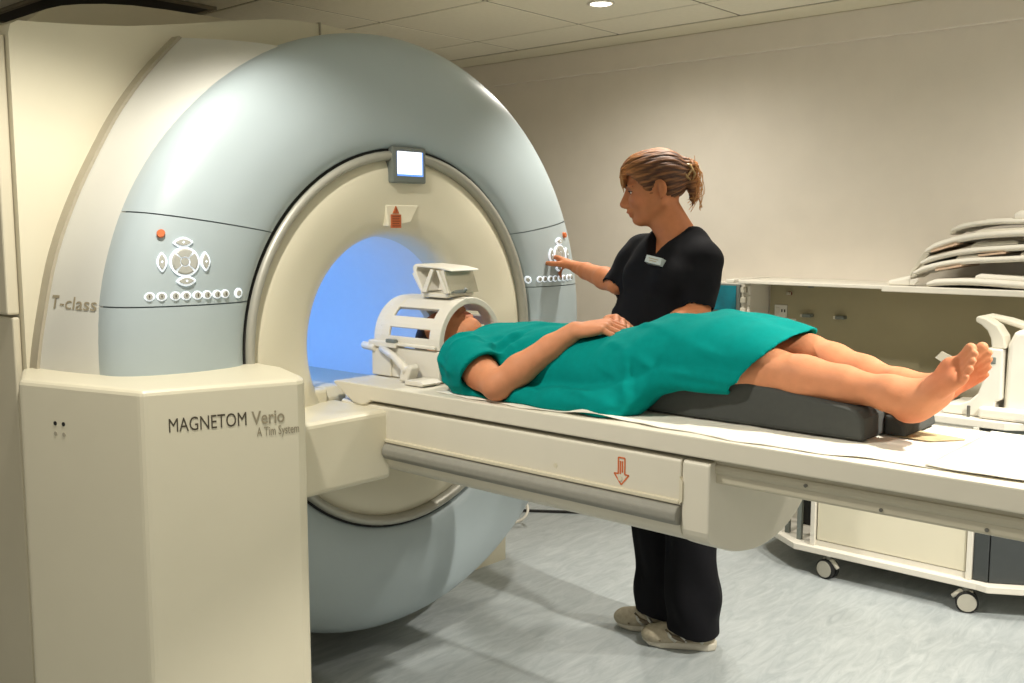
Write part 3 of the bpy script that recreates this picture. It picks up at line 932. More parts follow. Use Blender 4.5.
sk = thing('wall_socket', 'white double socket on the wall right of the teal cabinet', 'socket', (-2.22, 4.52, 1.02))
MB().box(-2.262, -2.196, 4.500, 4.508, 0.985, 1.048).build('plate', M['white'], sk, bevel=0.003)
MB().box(-2.255, -2.235, 4.497, 4.501, 1.005, 1.035).build('switch', M['offwhite'], sk, bevel=0.002)
for x in (-2.222, -2.207):
    MB().box(x - 0.003, x + 0.003, 4.4985, 4.501, 1.012, 1.026).build('socket_hole', M['dark'], sk)
sk2 = thing('wall_socket', 'white lower socket on the wall beside the gown hem', 'socket', (-2.19, 4.52, 0.96))
MB().box(-2.205, -2.150, 4.505, 4.508, 0.945, 0.983).build('plate', M['white'], sk2, bevel=0.003)
MB().box(-2.19, -2.165, 4.5025, 4.506, 0.957, 0.972).build('switch', M['offwhite'], sk2, bevel=0.002)
for x, lab in ((-2.083, 'left of two short grey wall brackets under the shelf'), (-1.918, 'right of two short grey wall brackets under the shelf')):
    b = thing('wall_bracket', lab, 'bracket', (x, 4.52, 1.005), 0, 'grey brackets under the shelf')
    MB().box(x - 0.022, x + 0.022, 4.470, 4.508, 0.996, 1.012).build('bracket_body', M['grey'], b, bevel=0.004)
    MB().box(x - 0.036, x - 0.022, 4.480, 4.508, 0.995, 1.010).build('bracket_end', M['offwhite'], b, bevel=0.003)
fx = thing('wall_clip', 'small brown wall clip above the white double socket', 'clip', (-2.19, 4.52, 1.11))
MB().cyl((-2.185, 4.508, 1.105), (-2.185, 4.492, 1.105), 0.010, 12).build('clip_stud', M['brown'], fx)
MB().box(-2.197, -2.173, 4.486, 4.494, 1.097, 1.113).build('clip_head', M['rim'], fx, bevel=0.003)
fx = thing('shelf_stud', 'small dark stud under the shelf above the left wall bracket', 'stud', (-2.03, 4.40, 1.155))
MB().cyl((-2.03, 4.40, 1.162), (-2.03, 4.40, 1.143), 0.014, 12).build('stud', M['grey'], fx)

# flexible body coils piled on the shelf
def body_coil(lab, x0, x1, z0, rise, tau, thick, yoff, lumps, tip, strap):
    t = thing('body_coil', lab, 'medical coil', (x0, 4.34, z0), 0, 'flexible coils piled on the shelf')
    def zc(x, y):
        u = max(0.0, x - x0)
        return z0 + rise * (1 - math.exp(-u / tau)) + 0.006 * math.sin(11 * u + yoff * 30)
    n = 26
    V = []; 
    ya, yb = 4.205 + yoff, 4.475 + yoff * 0.5
    sec = [(ya, 0.35), (ya + 0.008, 0), (yb - 0.008, 0), (yb, 0.35), (yb, 0.65), (yb - 0.008, 1), (ya + 0.008, 1), (ya, 0.65)]
    rings = []
    for i in range(n + 1):
        x = x0 + (x1 - x0) * i / n
        sl = rise / tau * math.exp(-max(0, x - x0) / tau)
        k = 1.0 if i > 0 else 0.6
        rings.append([(x - sl * thick * (f - 0.5) * 0.6, y, zc(x, y) + thick * f * k + (0.5 - abs(y - 4.34) / 0.27) * 0.010) for y, f in sec])
    MB().loft(rings).build('shell', M['white'], t, smooth=True, bevel=0.004)
    for (xa, w, h) in lumps:
        z = zc(xa, 0) + thick * 0.9
        mb = MB().loft([[(xa + sx * w * s, 4.225 + yoff + (0.055 + sy * 0.05 * s), z + hh + (zc(xa + sx * w * s, 0) - zc(xa, 0))) for sx, sy in ((-1, -1), (1, -1), (1, 1), (-1, 1))] for s, hh in ((1, 0), (1, h * 0.6), (0.8, h))])
        mb.build('antenna_pad', M['white'] if rnd.random() < 0.6 else M['offwhite'], t, bevel=0.006)
    if tip:
        zt = zc(x0, 0)
        MB().prism([(x0 + 0.012, zt + thick), (x0 - 0.01, zt + thick * 0.7), (x0 - tip[0], zt - tip[1] + 0.012), (x0 - tip[0] + 0.004, zt - tip[1]), (x0 + 0.008, zt - 0.001)], 'y', 4.24 + yoff, 4.40).build('end_flap', M['offwhite'], t, bevel=0.003)
    if strap:
        zs = zc(strap, 0)
        sl = rise / tau * math.exp(-(strap - x0) / tau)
        MB().prism([(strap - 0.05, zs - 0.05 * sl - 0.002), (strap + 0.05, zs + 0.05 * sl - 0.002), (strap + 0.05, zs + 0.05 * sl - 0.010), (strap - 0.05, zs - 0.05 * sl - 0.010)], 'y', 4.203 + yoff, 4.46).build('strap', M['strap'], t)
    return t
body_coil('lowest flat white coil lying directly on the shelf', -1.44, -0.55, 1.180, 0.012, 0.3, 0.028, 0.0, [(-1.16, 0.10, 0.022), (-0.98, 0.05, 0.016)], None, None)
body_coil('second white coil up, its left end nearly on the shelf', -1.50, -0.55, 1.222, 0.095, 0.28, 0.024, 0.012, [(-1.28, 0.06, 0.018), (-1.0, 0.10, 0.018)], (0.02, 0.016), -1.36)
body_coil('third white coil up, ribbed, middle of the coil pile', -1.475, -0.55, 1.262, 0.100, 0.27, 0.024, 0.02, [(-1.20, 0.09, 0.022), (-0.98, 0.06, 0.02)], (0.03, 0.04), -1.20)
body_coil('fourth white coil up, drooping over the left of the pile', -1.455, -0.55, 1.312, 0.100, 0.22, 0.026, 0.012, [(-1.17, 0.10, 0.014)], (0.075, 0.10), -1.38)
body_coil('topmost white coil with a thick connector block on it', -1.36, -0.55, 1.398, 0.048, 0.15, 0.020, 0.03, [(-1.05, 0.085, 0.036), (-1.19, 0.05, 0.008)], (0.02, 0.012), None)
cn = thing('coil_connector', 'loose white connector lying on the shelf left of the coil pile', 'connector', (-1.57, 4.28, 1.1785))
MB().loft([[(-1.61, 4.235, 1.179), (-1.515, 4.235, 1.179), (-1.515, 4.31, 1.179), (-1.61, 4.31, 1.179)], [(-1.61, 4.238, 1.196), (-1.515, 4.238, 1.214), (-1.515, 4.307, 1.214), (-1.61, 4.307, 1.196)], [(-1.60, 4.25, 1.202), (-1.52, 4.25, 1.222), (-1.52, 4.295, 1.222), (-1.60, 4.295, 1.202)]]).build('plug_body', M['white'], cn, bevel=0.006)
MB().prism([(-1.515, 1.182), (-1.495, 1.182), (-1.478, 1.205), (-1.484, 1.212), (-1.515, 1.205)], 'y', 4.225, 4.236).build('cable_guard', M['white'], cn, bevel=0.003)

# ================================================================== trolley by the back wall
ct = thing('trolley', 'white wheeled trolley with cream side panel by the back wall', 'trolley', (-1.4, 4.05, 0))
basep = [(-2.06, 4.00), (-2.00, 3.925), (-1.775, 3.765), (-1.06, 3.765), (-1.02, 3.755), (-0.60, 4.00), (-0.60, 4.30), (-2.06, 4.30)]
MB().prism(basep, 'z', 0.100, 0.126).build('base_board', M['white'], ct, bevel=0.003)
MB().prism([(-2.02, 4.02), (-1.74, 3.785), (-1.00, 3.785), (-0.62, 4.02), (-0.62, 4.30), (-2.02, 4.30)], 'z', 0.700, 0.728).build('top_board', M['white'], ct, bevel=0.003)
MB().box(-1.715, -1.695, 3.785, 4.28, 0.126, 0.70).build('side_wall', M['white'], ct, bevel=0.002)
MB().box(-1.105, -1.085, 3.785, 4.28, 0.126, 0.70).build('side_wall', M['white'], ct, bevel=0.002)
MB().box(-1.69, -1.11, 3.797, 3.815, 0.150, 0.655).build('front_panel', M['cream'], ct, bevel=0.003)
MB().box(-1.695, -1.105, 3.80, 4.27, 0.126, 0.148).build('panel_sill', M['white'], ct)
MB().box(-1.695, -1.105, 3.792, 3.83, 0.662, 0.70).build('panel_rail', M['white'], ct)
MB().box(-1.695, -1.105, 4.25, 4.28, 0.126, 0.70).build('back_panel', M['white'], ct)
MB().prism([(-1.083, 3.795), (-1.03, 3.795), (-1.03, 4.25), (-1.083, 4.25)], 'z', 0.128, 0.695).build('dark_side_panel', M['cartdark'], ct, bevel=0.003)
MB().prism([(-1.026, 3.795), (-0.86, 3.892), (-0.72, 3.985), (-0.72, 4.25), (-1.026, 4.25)], 'z', 0.128, 0.660).build('dark_drawer', M['cartdark'], ct, bevel=0.003)
MB().prism([(-1.026, 3.790), (-0.72, 3.975), (-0.72, 4.25), (-1.026, 4.25)], 'z', 0.664, 0.697).build('dark_drawer', M['grey'], ct, bevel=0.003)
for p in ((-1.78, 3.83), (-1.86, 3.885), (-1.96, 4.02)):
    MB().box(p[0] - 0.010, p[0] + 0.010, p[1] - 0.010, p[1] + 0.010, 0.126, 0.70).build('post', M['grey'], ct, bevel=0.002)
MB().box(-1.97, -1.72, 3.98, 4.28, 0.40, 0.415).build('open_shelf', M['white'], ct, bevel=0.002)
bk = thing('dark_bin', 'black bin standing on the open left end of the trolley base', 'bin', (-1.83, 4.12, 0.127))
MB().loft([[(-1.83 + r * math.cos(a), 4.12 + r * math.sin(a), z) for a in np.linspace(0, 2 * PI, 25)[:-1]] for r, z in ((0.085, 0.1265), (0.10, 0.36), (0.105, 0.36), (0.105, 0.37), (0.097, 0.37), (0.09, 0.20))]).build('bin_body', M['rubber'], bk, smooth=False)
def caster(x, y, ang):
    c = MB()
    d = Vector((math.cos(ang), math.sin(ang), 0)); n = Vector((-d.y, d.x, 0))
    ctr = Vector((x, y, 0.040))
    for s in (-1, 1):
        w = MB()
        rings = []
        for off, r in ((0.006, 0.030), (0.006, 0.040), (0.022, 0.040), (0.024, 0.037)):
            rings.append([ctr + n * off * s + Vector((d.x * r * math.cos(t), d.y * r * math.cos(t), r * math.sin(t))) for t in np.linspace(0, 2 * PI, 25)[:-1]])
        wh = MB().loft(rings).build('wheel', M['rubber'], ct, smooth=False)
        MB().cyl(ctr + n * 0.0238 * s, ctr + n * 0.0265 * s, 0.0335, 24).build('wheel_hub', M['wheel'], wh)
    MB().cyl(ctr + Vector((0, 0, 0.038)) - d * 0.004, (x - d.x * 0.004, y - d.y * 0.004, 0.101), 0.013, 12).build('caster_stem', M['steel'], ct)
    MB().tube([ctr + d * 0.020 + Vector((0, 0, 0.030)), ctr - d * 0.024 + Vector((0, 0, 0.034)), ctr - d * 0.05 + Vector((0, 0, 0.012))], [0.010, 0.011, 0.008], 8).build('brake_lever', M['offwhite'], ct, smooth=True)
caster(-1.100, 3.800, 0.35)
caster(-1.640, 3.800, 2.9)
caster(-0.72, 4.06, 0.5)
caster(-1.92, 4.20, 1.9)

# C-shaped coil standing on the trolley
kc = thing('limb_coil', 'white C-shaped limb coil standing on the right of the trolley', 'medical coil', (-1.03, 3.95, 0.729))
MB().prism([(-1.235, 0.7295), (-1.235, 0.752), (-1.215, 0.768), (-1.170, 0.772), (-1.140, 0.785), (-1.112, 0.815), (-1.098, 0.86), (-1.095, 0.93), (-1.095, 0.985), (-1.035, 0.985), (-1.030, 0.80), (-1.050, 0.79), (-1.055, 0.7295)], 'y', 3.84, 4.02).build('column', M['white'], kc, bevel=0.006)
arm = [(-1.135, 1.093), (-1.128, 1.100), (-1.100, 1.092), (-1.060, 1.068), (-1.035, 1.03), (-1.028, 0.985), (-1.075, 0.985), (-1.080, 1.02), (-1.093, 1.048), (-1.115, 1.068), (-1.134, 1.078)]
MB().prism(arm, 'y', 3.85, 3.93).build('curved_arm', M['offwhite'], kc, bevel=0.008)
MB().prism([(-1.128, 1.100), (-1.05, 1.088), (-0.90, 1.045), (-0.90, 1.025), (-1.035, 1.064), (-1.12, 1.088)], 'y', 3.93, 4.02).build('top_arm', M['offwhite'], kc, bevel=0.006)
MB().prism([(-1.03, 0.7295), (-1.025, 1.00), (-1.005, 1.045), (-0.985, 1.06), (-0.86, 1.04), (-0.84, 0.98), (-0.84, 0.7295)], 'y', 3.855, 4.03).build('coil_body', M['white'], kc, bevel=0.02, segs=3)
MB().box(-1.085, -1.055, 3.836, 3.842, 0.93, 0.955).build('release_button', M['grey'], kc, bevel=0.004)
MB().box(-1.10, -0.90, 3.81, 3.86, 0.7295, 0.772).build('foot_block', M['white'], kc, bevel=0.010)
MB().tube([(-1.135, 3.822, 0.77), (-1.135, 3.822, 0.7295)], 0.006, 8).build('locking_pin', M['steel'], kc)
pc = thing('card', 'small pale card standing tilted on the trolley behind the feet', 'card', (-1.45, 4.1, 0.73))
MB().prism([(-1.355, 0.902), (-1.330, 0.930), (-1.275, 0.905), (-1.30, 0.870)], 'y', 4.10, 4.106).build('card_face', M['offwhite'], pc)
MB().prism([(-1.335, 0.7285), (-1.295, 0.7285), (-1.30, 0.89), (-1.325, 0.89)], 'y', 4.106, 4.12).build('card_stand', M['grey'], pc)
by = thing('grey_pad', 'grey-brown roll lying behind the feet on the trolley', 'pad', (-1.2, 4.1, 0.73))
MB().tube([(-1.33, 4.20, 0.778), (-1.30, 4.20, 0.784), (-1.14, 4.20, 0.785), (-1.10, 4.20, 0.778)], [0.040, 0.05, 0.055, 0.045], 16).build('pad_roll', M['rim'], by, smooth=True)

# cable on the floor behind the scanner
cv = bpy.data.curves.new('floor_cable', 'CURVE')
cv.dimensions = '3D'; cv.bevel_depth = 0.007; cv.bevel_resolution = 2
sp = cv.splines.new('NURBS')
pts = [(-3.18, 3.36, 0.02), (-3.05, 3.46, 0.008), (-2.98, 3.50, 0.06), (-3.05, 3.56, 0.12), (-3.15, 3.52, 0.15), (-3.3, 3.4, 0.2)]
sp.points.add(len(pts) - 1)
for p, q in zip(sp.points, pts): p.co = (*q, 1)
sp.use_endpoint_u = True; sp.order_u = 4
co_ = bpy.data.objects.new('cable', cv); COL.objects.link(co_)
bpy.context.view_layer.update()
me = bpy.data.meshes.new_from_object(co_.evaluated_get(bpy.context.evaluated_depsgraph_get()))
bpy.data.objects.remove(co_)
tag(link_mesh('cable', me, M['white']), 'white cable looping on the floor behind the scanner', 'cable')
c2 = MB().tube([(-3.3, 3.60, 0.012), (-3.15, 3.72, 0.008), (-2.95, 3.86, 0.008)], 0.007, 8).build('cable', M['rubber'], smooth=True)
tag(c2, 'short black cable lying on the floor behind the scanner', 'cable')
# @@PART3

# ================================================================== the patient
def nrm(v):
    v = np.array(v, float)
    return v / np.linalg.norm(v)
def lerp(a, b, t): return np.array(a, float) * (1 - t) + np.array(b, float) * t

pt = thing('person', 'person lying on the table in a teal gown, hands clasped, legs on the foam wedge', 'person', (-1.4, 2.19, 0.957))
PB = SDF((-2.36, 1.90, 0.945), (-0.56, 2.48, 1.25), 0.0035)
# torso, hips
PB.ell((-1.80, 2.195, 1.045), (0.22, 0.150, 0.086), k=0.02)
PB.ell((-1.50, 2.195, 1.040), (0.20, 0.145, 0.080), k=0.04)
PB.cone((-1.97, 2.06, 1.04), (-1.97, 2.32, 1.04), 0.06, 0.06, 0.03)
PB.cone((-2.09, 2.20, 1.045), (-1.96, 2.19, 1.045), 0.052, 0.058, 0.025)
# head, face up, crown towards the bore
f, l, u = np.array((0.10, 0, 0.995)), np.array((0, 1.0, 0)), np.array((-0.995, 0, 0.10))
hcen = np.array((-2.208, 2.203, 1.069))
def head(S, c, f, l, u, ear=True, k=0.012):
    P = lambda a, b, e: c + f * a + l * b + u * e
    A = (f, l, u)
    S.ell(P(-0.012, 0, 0.032), (0.098, 0.074, 0.090), A, k)
    S.ell(P(0.022, 0, -0.030), (0.070, 0.060, 0.082), A, 0.02)
    for sg in (-1, 1):
        S.cone(P(-0.012, 0.050 * sg, -0.045), P(0.052, 0.018 * sg, -0.089), 0.022, 0.019, 0.02)
        S.ell(P(0.058, 0.034 * sg, -0.028), (0.026, 0.024, 0.022), A, 0.02)
        S.ell(P(0.075, 0.030 * sg, 0.024), (0.016, 0.024, 0.008), A, 0.012)
        S.ell(P(0.090, 0.030 * sg, 0.004), (0.014, 0.017, 0.011), A, 0.010, 's')
        S.ell(P(0.069, 0.030 * sg, 0.008), (0.0145, 0.016, 0.0085), A, 0.003)
        S.ell(P(0.068, 0.030 * sg, -0.003), (0.014, 0.016, 0.006), A, 0.003)
        S.cone(P(0.103, 0.009 * sg, -0.040), P(0.092, 0.013 * sg, -0.038), 0.0070, 0.0085, 0.008)
        if ear:
            S.ell(P(-0.022, 0.076 * sg, 0.000), (0.0150, 0.0075, 0.0265), A, 0.004)
            S.ell(P(-0.018, 0.086 * sg, 0.004), (0.008, 0.0075, 0.016), A, 0.003, 's')
            S.ell(P(-0.016, 0.076 * sg, -0.024), (0.008, 0.006, 0.009), A, 0.004)
    S.cone(P(0.060, 0, -0.091), P(0.069, 0, -0.090), 0.018, 0.016, 0.016)
    S.cone(P(0.086, 0, 0.012), P(0.109, 0, -0.030), 0.0080, 0.0105, 0.010)
    S.ell(P(0.108, 0, -0.033), (0.011, 0.011, 0.010), A, 0.006)
    S.ell(P(0.094, 0, -0.034), (0.014, 0.013, 0.012), A, 0.006)
    S.ell(P(0.086, 0, -0.058), (0.013, 0.024, 0.010), A, 0.010)
    S.cone(P(0.091, -0.015, -0.0605), P(0.091, 0.015, -0.0605), 0.0058, 0.0058, 0.004)
    S.ell(P(0.098, 0, -0.0605), (0.0055, 0.008, 0.0042), A, 0.004)
    S.cone(P(0.088, -0.013, -0.0725), P(0.088, 0.013, -0.0725), 0.0062, 0.0062, 0.004)
    S.cone(P(0.100, -0.019, -0.0665), P(0.100, 0.019, -0.0665), 0.0032, 0.0032, 0.003, 's')
head(PB, hcen, f, l, u)
# arms
SHn, ELn, WRn = (-1.975, 2.035, 1.045), (-1.785, 1.955, 0.998), (-1.625, 2.09, 1.147)
PB.chain([SHn, lerp(SHn, ELn, 0.5), ELn], [0.054, 0.047, 0.039], 0.02)
PB.chain([ELn, lerp(ELn, WRn, 0.3), lerp(ELn, WRn, 0.7), WRn], [0.037, 0.0405, 0.033, 0.0255], 0.015)
SHf, ELf, WRf = (-1.975, 2.35, 1.045), (-1.79, 2.400, 1.02), (-1.625, 2.265, 1.154)
PB.chain([SHf, ELf], [0.052, 0.040], 0.02)
PB.chain([ELf, lerp(ELf, WRf, 0.35), WRf], [0.038, 0.040, 0.026], 0.015)
# clasped hands: far hand below, near hand closed over it
def hand(S, wr, d, side, up, sc=1.0, curl=(35, 45, 35), spread=0.06, thumb=(0.55, 0.25, 35), flat=0.5, k=0.005, fingers=None, wr_r=0.025):
    """d: wrist to knuckles, side: towards the thumb, up: back of the hand"""
    d = nrm(d); up = nrm(np.array(up) - d * np.dot(up, d)); side = nrm(np.array(side) - d * np.dot(side, d) - up * np.dot(side, up))
    wr = np.array(wr, float)
    kn = []
    LEN = [(0.043, 0.026, 0.021), (0.047, 0.030, 0.022), (0.044, 0.028, 0.022), (0.034, 0.021, 0.019)]
    RAD = [0.0092, 0.0095, 0.009, 0.008]
    for i in range(4):
        off = (0.029, 0.0095, -0.010, -0.028)[i] * sc
        ln = (0.088, 0.091, 0.087, 0.079)[i] * sc
        kp = wr + d * ln + side * off
        kn.append(kp)
        S.cone(wr + d * 0.012 * sc + side * off * 0.55, kp, 0.0155 * sc, 0.0112 * sc, 0.010)
    S.ell(wr + d * 0.05 * sc - up * 0.004, (0.048 * sc, 0.034 * sc, 0.014 * sc), (d, side, up), 0.010)
    S.ell(wr + d * 0.030 * sc + side * 0.026 * sc - up * 0.008 * sc, (0.032 * sc, 0.014 * sc, 0.015 * sc), (d, side, up), 0.010)
    for i in range(4):
        cu = curl if fingers is None else fingers[i]
        sp = (spread, spread * 0.3, -spread * 0.4, -spread)[i]
        p = kn[i]; ang = 0.0
        for s_ in range(3):
            ang += math.radians(cu[s_])
            dd = nrm((d + side * sp) * math.cos(ang) - up * math.sin(ang))
            q = p + dd * LEN[i][s_] * sc
            r0 = RAD[i] * sc * (1.0, 0.93, 0.86)[s_]
            S.cone(p, q, r0 * 1.03, r0 * (0.94 if s_ < 2 else 0.85), 0.003)
            p = q
    a, b, cc = thumb
    t0 = wr + d * 0.022 * sc + side * 0.022 * sc - up * 0.006 * sc
    td = nrm(d * (1 - a) + side * a - up * b)
    t1 = t0 + td * 0.040 * sc
    td2 = nrm(td + d * 0.5 - up * 0.12)
    t2 = t1 + td2 * 0.030 * sc
    td3 = nrm(td2 + d * math.sin(math.radians(cc)) - up * 0.1)
    t3 = t2 + td3 * 0.024 * sc
    S.chain([t0, t1], [0.0145 * sc, 0.0115 * sc], 0.008)
    S.chain([t1, t2, t3], [0.011 * sc, 0.0105 * sc, 0.0085 * sc], 0.003)
WRf2 = WRf
hand(PB, WRf2, (0.80, -0.55, 0.10), (0.1, 0.2, 1.0), (0.25, 0.6, 0.9), 0.97, curl=(25, 50, 35), thumb=(0.25, 0.25, 15))
hand(PB, WRn, (0.93, 0.36, 0.20), (-0.30, 0.9, 0.25), (-0.15, -0.35, 0.95), 1.0, curl=(34, 62, 45), spread=0.10, thumb=(0.55, 0.1, 20))
# legs
HPn, KNn, ANn = (-1.38, 2.13, 1.075), (-1.075, 2.140, 1.085), (-0.803, 2.150, 1.062)
PB.chain([HPn, lerp(HPn, KNn, 0.5), KNn], [0.07, 0.062, 0.051], 0.02)
PB.chain([KNn, lerp(KNn, ANn, 0.28), lerp(KNn, ANn, 0.62), ANn], [0.049, 0.048, 0.041, 0.033], 0.02)
PB.ell(lerp(KNn, ANn, 0.30) + np.array((0, 0, -0.008)), (0.09, 0.045, 0.046), k=0.02)
HPf, KNf, ANf = (-1.38, 2.26, 1.085), (-1.06, 2.290, 1.110), (-0.825, 2.272, 1.062)
PB.chain([HPf, lerp(HPf, KNf, 0.5), KNf], [0.07, 0.064, 0.051], 0.02)
PB.chain([KNf, lerp(KNf, ANf, 0.28), lerp(KNf, ANf, 0.62), ANf], [0.049, 0.047, 0.041, 0.033], 0.02)
def foot(S, an, heel, dirn, side, big, sc=0.87, k=0.012):
    """dirn: heel to toes; side: towards the big toe; sole lies on the -n side"""
    d = nrm(dirn); s = nrm(np.array(side) - d * np.dot(side, d)); n = nrm(np.cross(s, d)) * big
    an = np.array(an, float); h = np.array(heel, float)
    P = lambda a, b, c: h + (d * a + s * b + n * c) * sc
    S.ell(P(0.012, 0, 0.008), (0.036, 0.029, 0.032), (d, s, n), 0.014)
    S.cone(an, P(0.03, 0, 0.022), 0.036, 0.030, 0.022)
    S.cone(an, P(0.085, 0.008, 0.032), 0.032, 0.030, 0.022)
    S.cone(P(0.05, 0.012, 0.045), P(0.150, 0.018, 0.004), 0.024, 0.013, 0.02)
    S.cone(P(0.02, -0.008, 0), P(0.135, -0.018, 0.0), 0.023, 0.015, 0.016)
    S.cone(P(0.07, 0.010, 0.024), P(0.150, 0.020, 0.003), 0.028, 0.015, 0.018)
    S.cone(P(0.10, -0.004, 0.014), P(0.150, -0.008, 0.004), 0.024, 0.017, 0.016)
    S.ell(P(0.150, 0.022, -0.003), (0.024, 0.016, 0.012), (d, s, n), 0.014)
    S.ell(P(0.138, -0.024, -0.001), (0.022, 0.018, 0.014), (d, s, n), 0.012)
    for b, a0, ln, r in ((0.027, 0.165, 0.050, 0.0125), (0.006, 0.165, 0.052, 0.0085), (-0.0095, 0.160, 0.046, 0.0080), (-0.0245, 0.152, 0.040, 0.0076), (-0.038, 0.140, 0.034, 0.0074)):
        S.cone(P(a0 - 0.04, b * 0.85, 0.008), P(a0 + ln * 0.55, b, 0.007), r * 0.95, r * 0.9, 0.004)
        S.cone(P(a0 + ln * 0.55, b, 0.007), P(a0 + ln, b, 0.001), r * 0.9, r, 0.002)
    for sg in (-1, 1):
        S.ell(an + s * 0.030 * sg + d * 0.0, (0.014, 0.013, 0.016), k=0.012)
foot(PB, ANn, (-0.770, 2.150, 1.030), (0.70, 0.02, 0.66), (-0.45, 0.62, 0.62), 1)
foot(PB, ANf, (-0.785, 2.275, 1.028), (0.72, 0.06, 0.60), (-0.40, -0.45, 0.75), -1)
V, Q = PB.mesh(1)
# skin tone with lips, nails, soles and cheeks slightly redder
def skin_col(V, base, spots):
    C = np.tile(np.array(base, float), (len(V), 1))
    for c, r, tone, w in spots:
        d = np.linalg.norm((V - np.array(c)) / np.array(r), axis=1)
        t = np.clip(1.4 - d, 0, 1)[:, None] * w
        C = C * (1 - t) + np.array(tone) * t
    return C
lip = srgb(176, 104, 84)
P = lambda c, f, l, u, a, b, e: c + f * a + l * b + u * e
red = srgb(190, 104, 68)
spots = [(P(hcen, f, l, u, 0.097, 0, -0.067), (0.022, 0.022, 0.011), lip, 0.8),
         ((-0.69, 2.15, 1.12), (0.05, 0.05, 0.05), red, 0.5), ((-0.70, 2.29, 1.08), (0.07, 0.06, 0.07), srgb(188, 94, 54), 0.8),
         ((-0.76, 2.15, 1.01), (0.04, 0.04, 0.03), red, 0.5), ((-1.54, 2.18, 1.16), (0.05, 0.06, 0.04), red, 0.35), ((-1.87, 1.95, 0.99), (0.04, 0.04, 0.04), red, 0.4)]
npmesh('body', V, Q, M['skin'], pt, skin_col(V, srgb(196, 132, 95), spots))
# short dark hair on the back of the head
HB = SDF((-2.36, 2.09, 0.95), (-2.08, 2.32, 1.22), 0.005)
HB.ell(hcen + f * -0.018 + u * 0.036, (0.098, 0.080, 0.094), (f, l, u), 0)
HB.ell(hcen + f * 0.085 + u * -0.005, (0.115, 0.11, 0.085), (f, l, u), 0.01, 's')
V, Q = HB.mesh(1)
npmesh('hair', V, Q, M['dkhair'], pt)
for sg in (-1, 1):
    e = MB()
    c = hcen + f * 0.079 + l * 0.030 * sg + u * 0.020
    e.tube([c - l * 0.016 * sg + f * 0.006, c + f * 0.008 + u * 0.003, c + l * 0.018 * sg - f * 0.004], [0.002, 0.003, 0.0015], 6)
    e.build('eyebrow', M['dkhair'], pt)

# the gown: one draped shell over torso and thighs
GW = SDF((-2.12, 1.90, 0.945), (-0.90, 2.48, 1.26), 0.0045)
ST = np.array([  # x, y centre, half width, bottom, top
    (-2.065, 2.195, 0.075, 1.000, 1.090), (-2.045, 2.190, 0.150, 0.968, 1.112), (-2.01, 2.188, 0.195, 0.958, 1.128), (-1.96, 2.188, 0.205, 0.956, 1.140),
    (-1.85, 2.195, 0.180, 0.956, 1.148), (-1.75, 2.198, 0.172, 0.956, 1.152), (-1.62, 2.198, 0.175, 0.956, 1.142), (-1.54, 2.195, 0.182, 0.956, 1.144),
    (-1.48, 2.195, 0.188, 0.956, 1.166), (-1.43, 2.195, 0.190, 0.956, 1.182), (-1.385, 2.20, 0.180, 0.966, 1.196), (-1.33, 2.205, 0.155, 1.015, 1.203), (-1.22, 2.215, 0.150, 1.030, 1.212),
    (-1.12, 2.22, 0.150, 1.030, 1.196), (-1.04, 2.22, 0.148, 1.020, 1.172), (-0.92, 2.22, 0.145, 1.01, 1.14)])
X = GW.ax[0].astype(float)
par = [np.interp(X, ST[:, 0], ST[:, q])[:, None, None] for q in range(1, 5)]
ker = np.exp(-np.linspace(-2, 2, 9) ** 2); ker /= ker.sum()
par = [np.convolve(np.pad(p[:, 0, 0], 4, mode='edge'), ker, 'valid')[:, None, None] for p in par]
yy = GW.ax[1][None, :, None]; zz = GW.ax[2][None, None, :]
zc = par[2] + (par[3] - par[2]) * 0.34
hz = np.where(zz > zc, par[3] - zc, zc - par[2])
a_ = np.abs(yy - par[0]) / par[1]; b_ = np.abs(zz - zc) / hz
pw = np.where(zz > zc, 2.25, 3.6)
kk = (a_ ** pw + b_ ** pw) ** (1 / pw)
d = ((kk - 1) * np.minimum(par[1], hz)).astype(np.float32)
d[(X < -2.068)] = 0.3
GW.d = np.minimum(GW.d, d)
GW.cone((-1.27, 2.135, 1.092), (-1.0, 2.14, 1.080), 0.068, 0.062, 0.03)
GW.cone((-1.27, 2.29, 1.130), (-0.98, 2.29, 1.105), 0.074, 0.062, 0.03)
# cloth pooling on the table beside the body
GW.chain([(-1.95, 2.00, 0.968), (-1.80, 1.985, 0.964), (-1.62, 1.985, 0.964), (-1.45, 1.99, 0.968), (-1.40, 2.04, 0.985)], [0.026, 0.020, 0.022, 0.026, 0.026], 0.05)
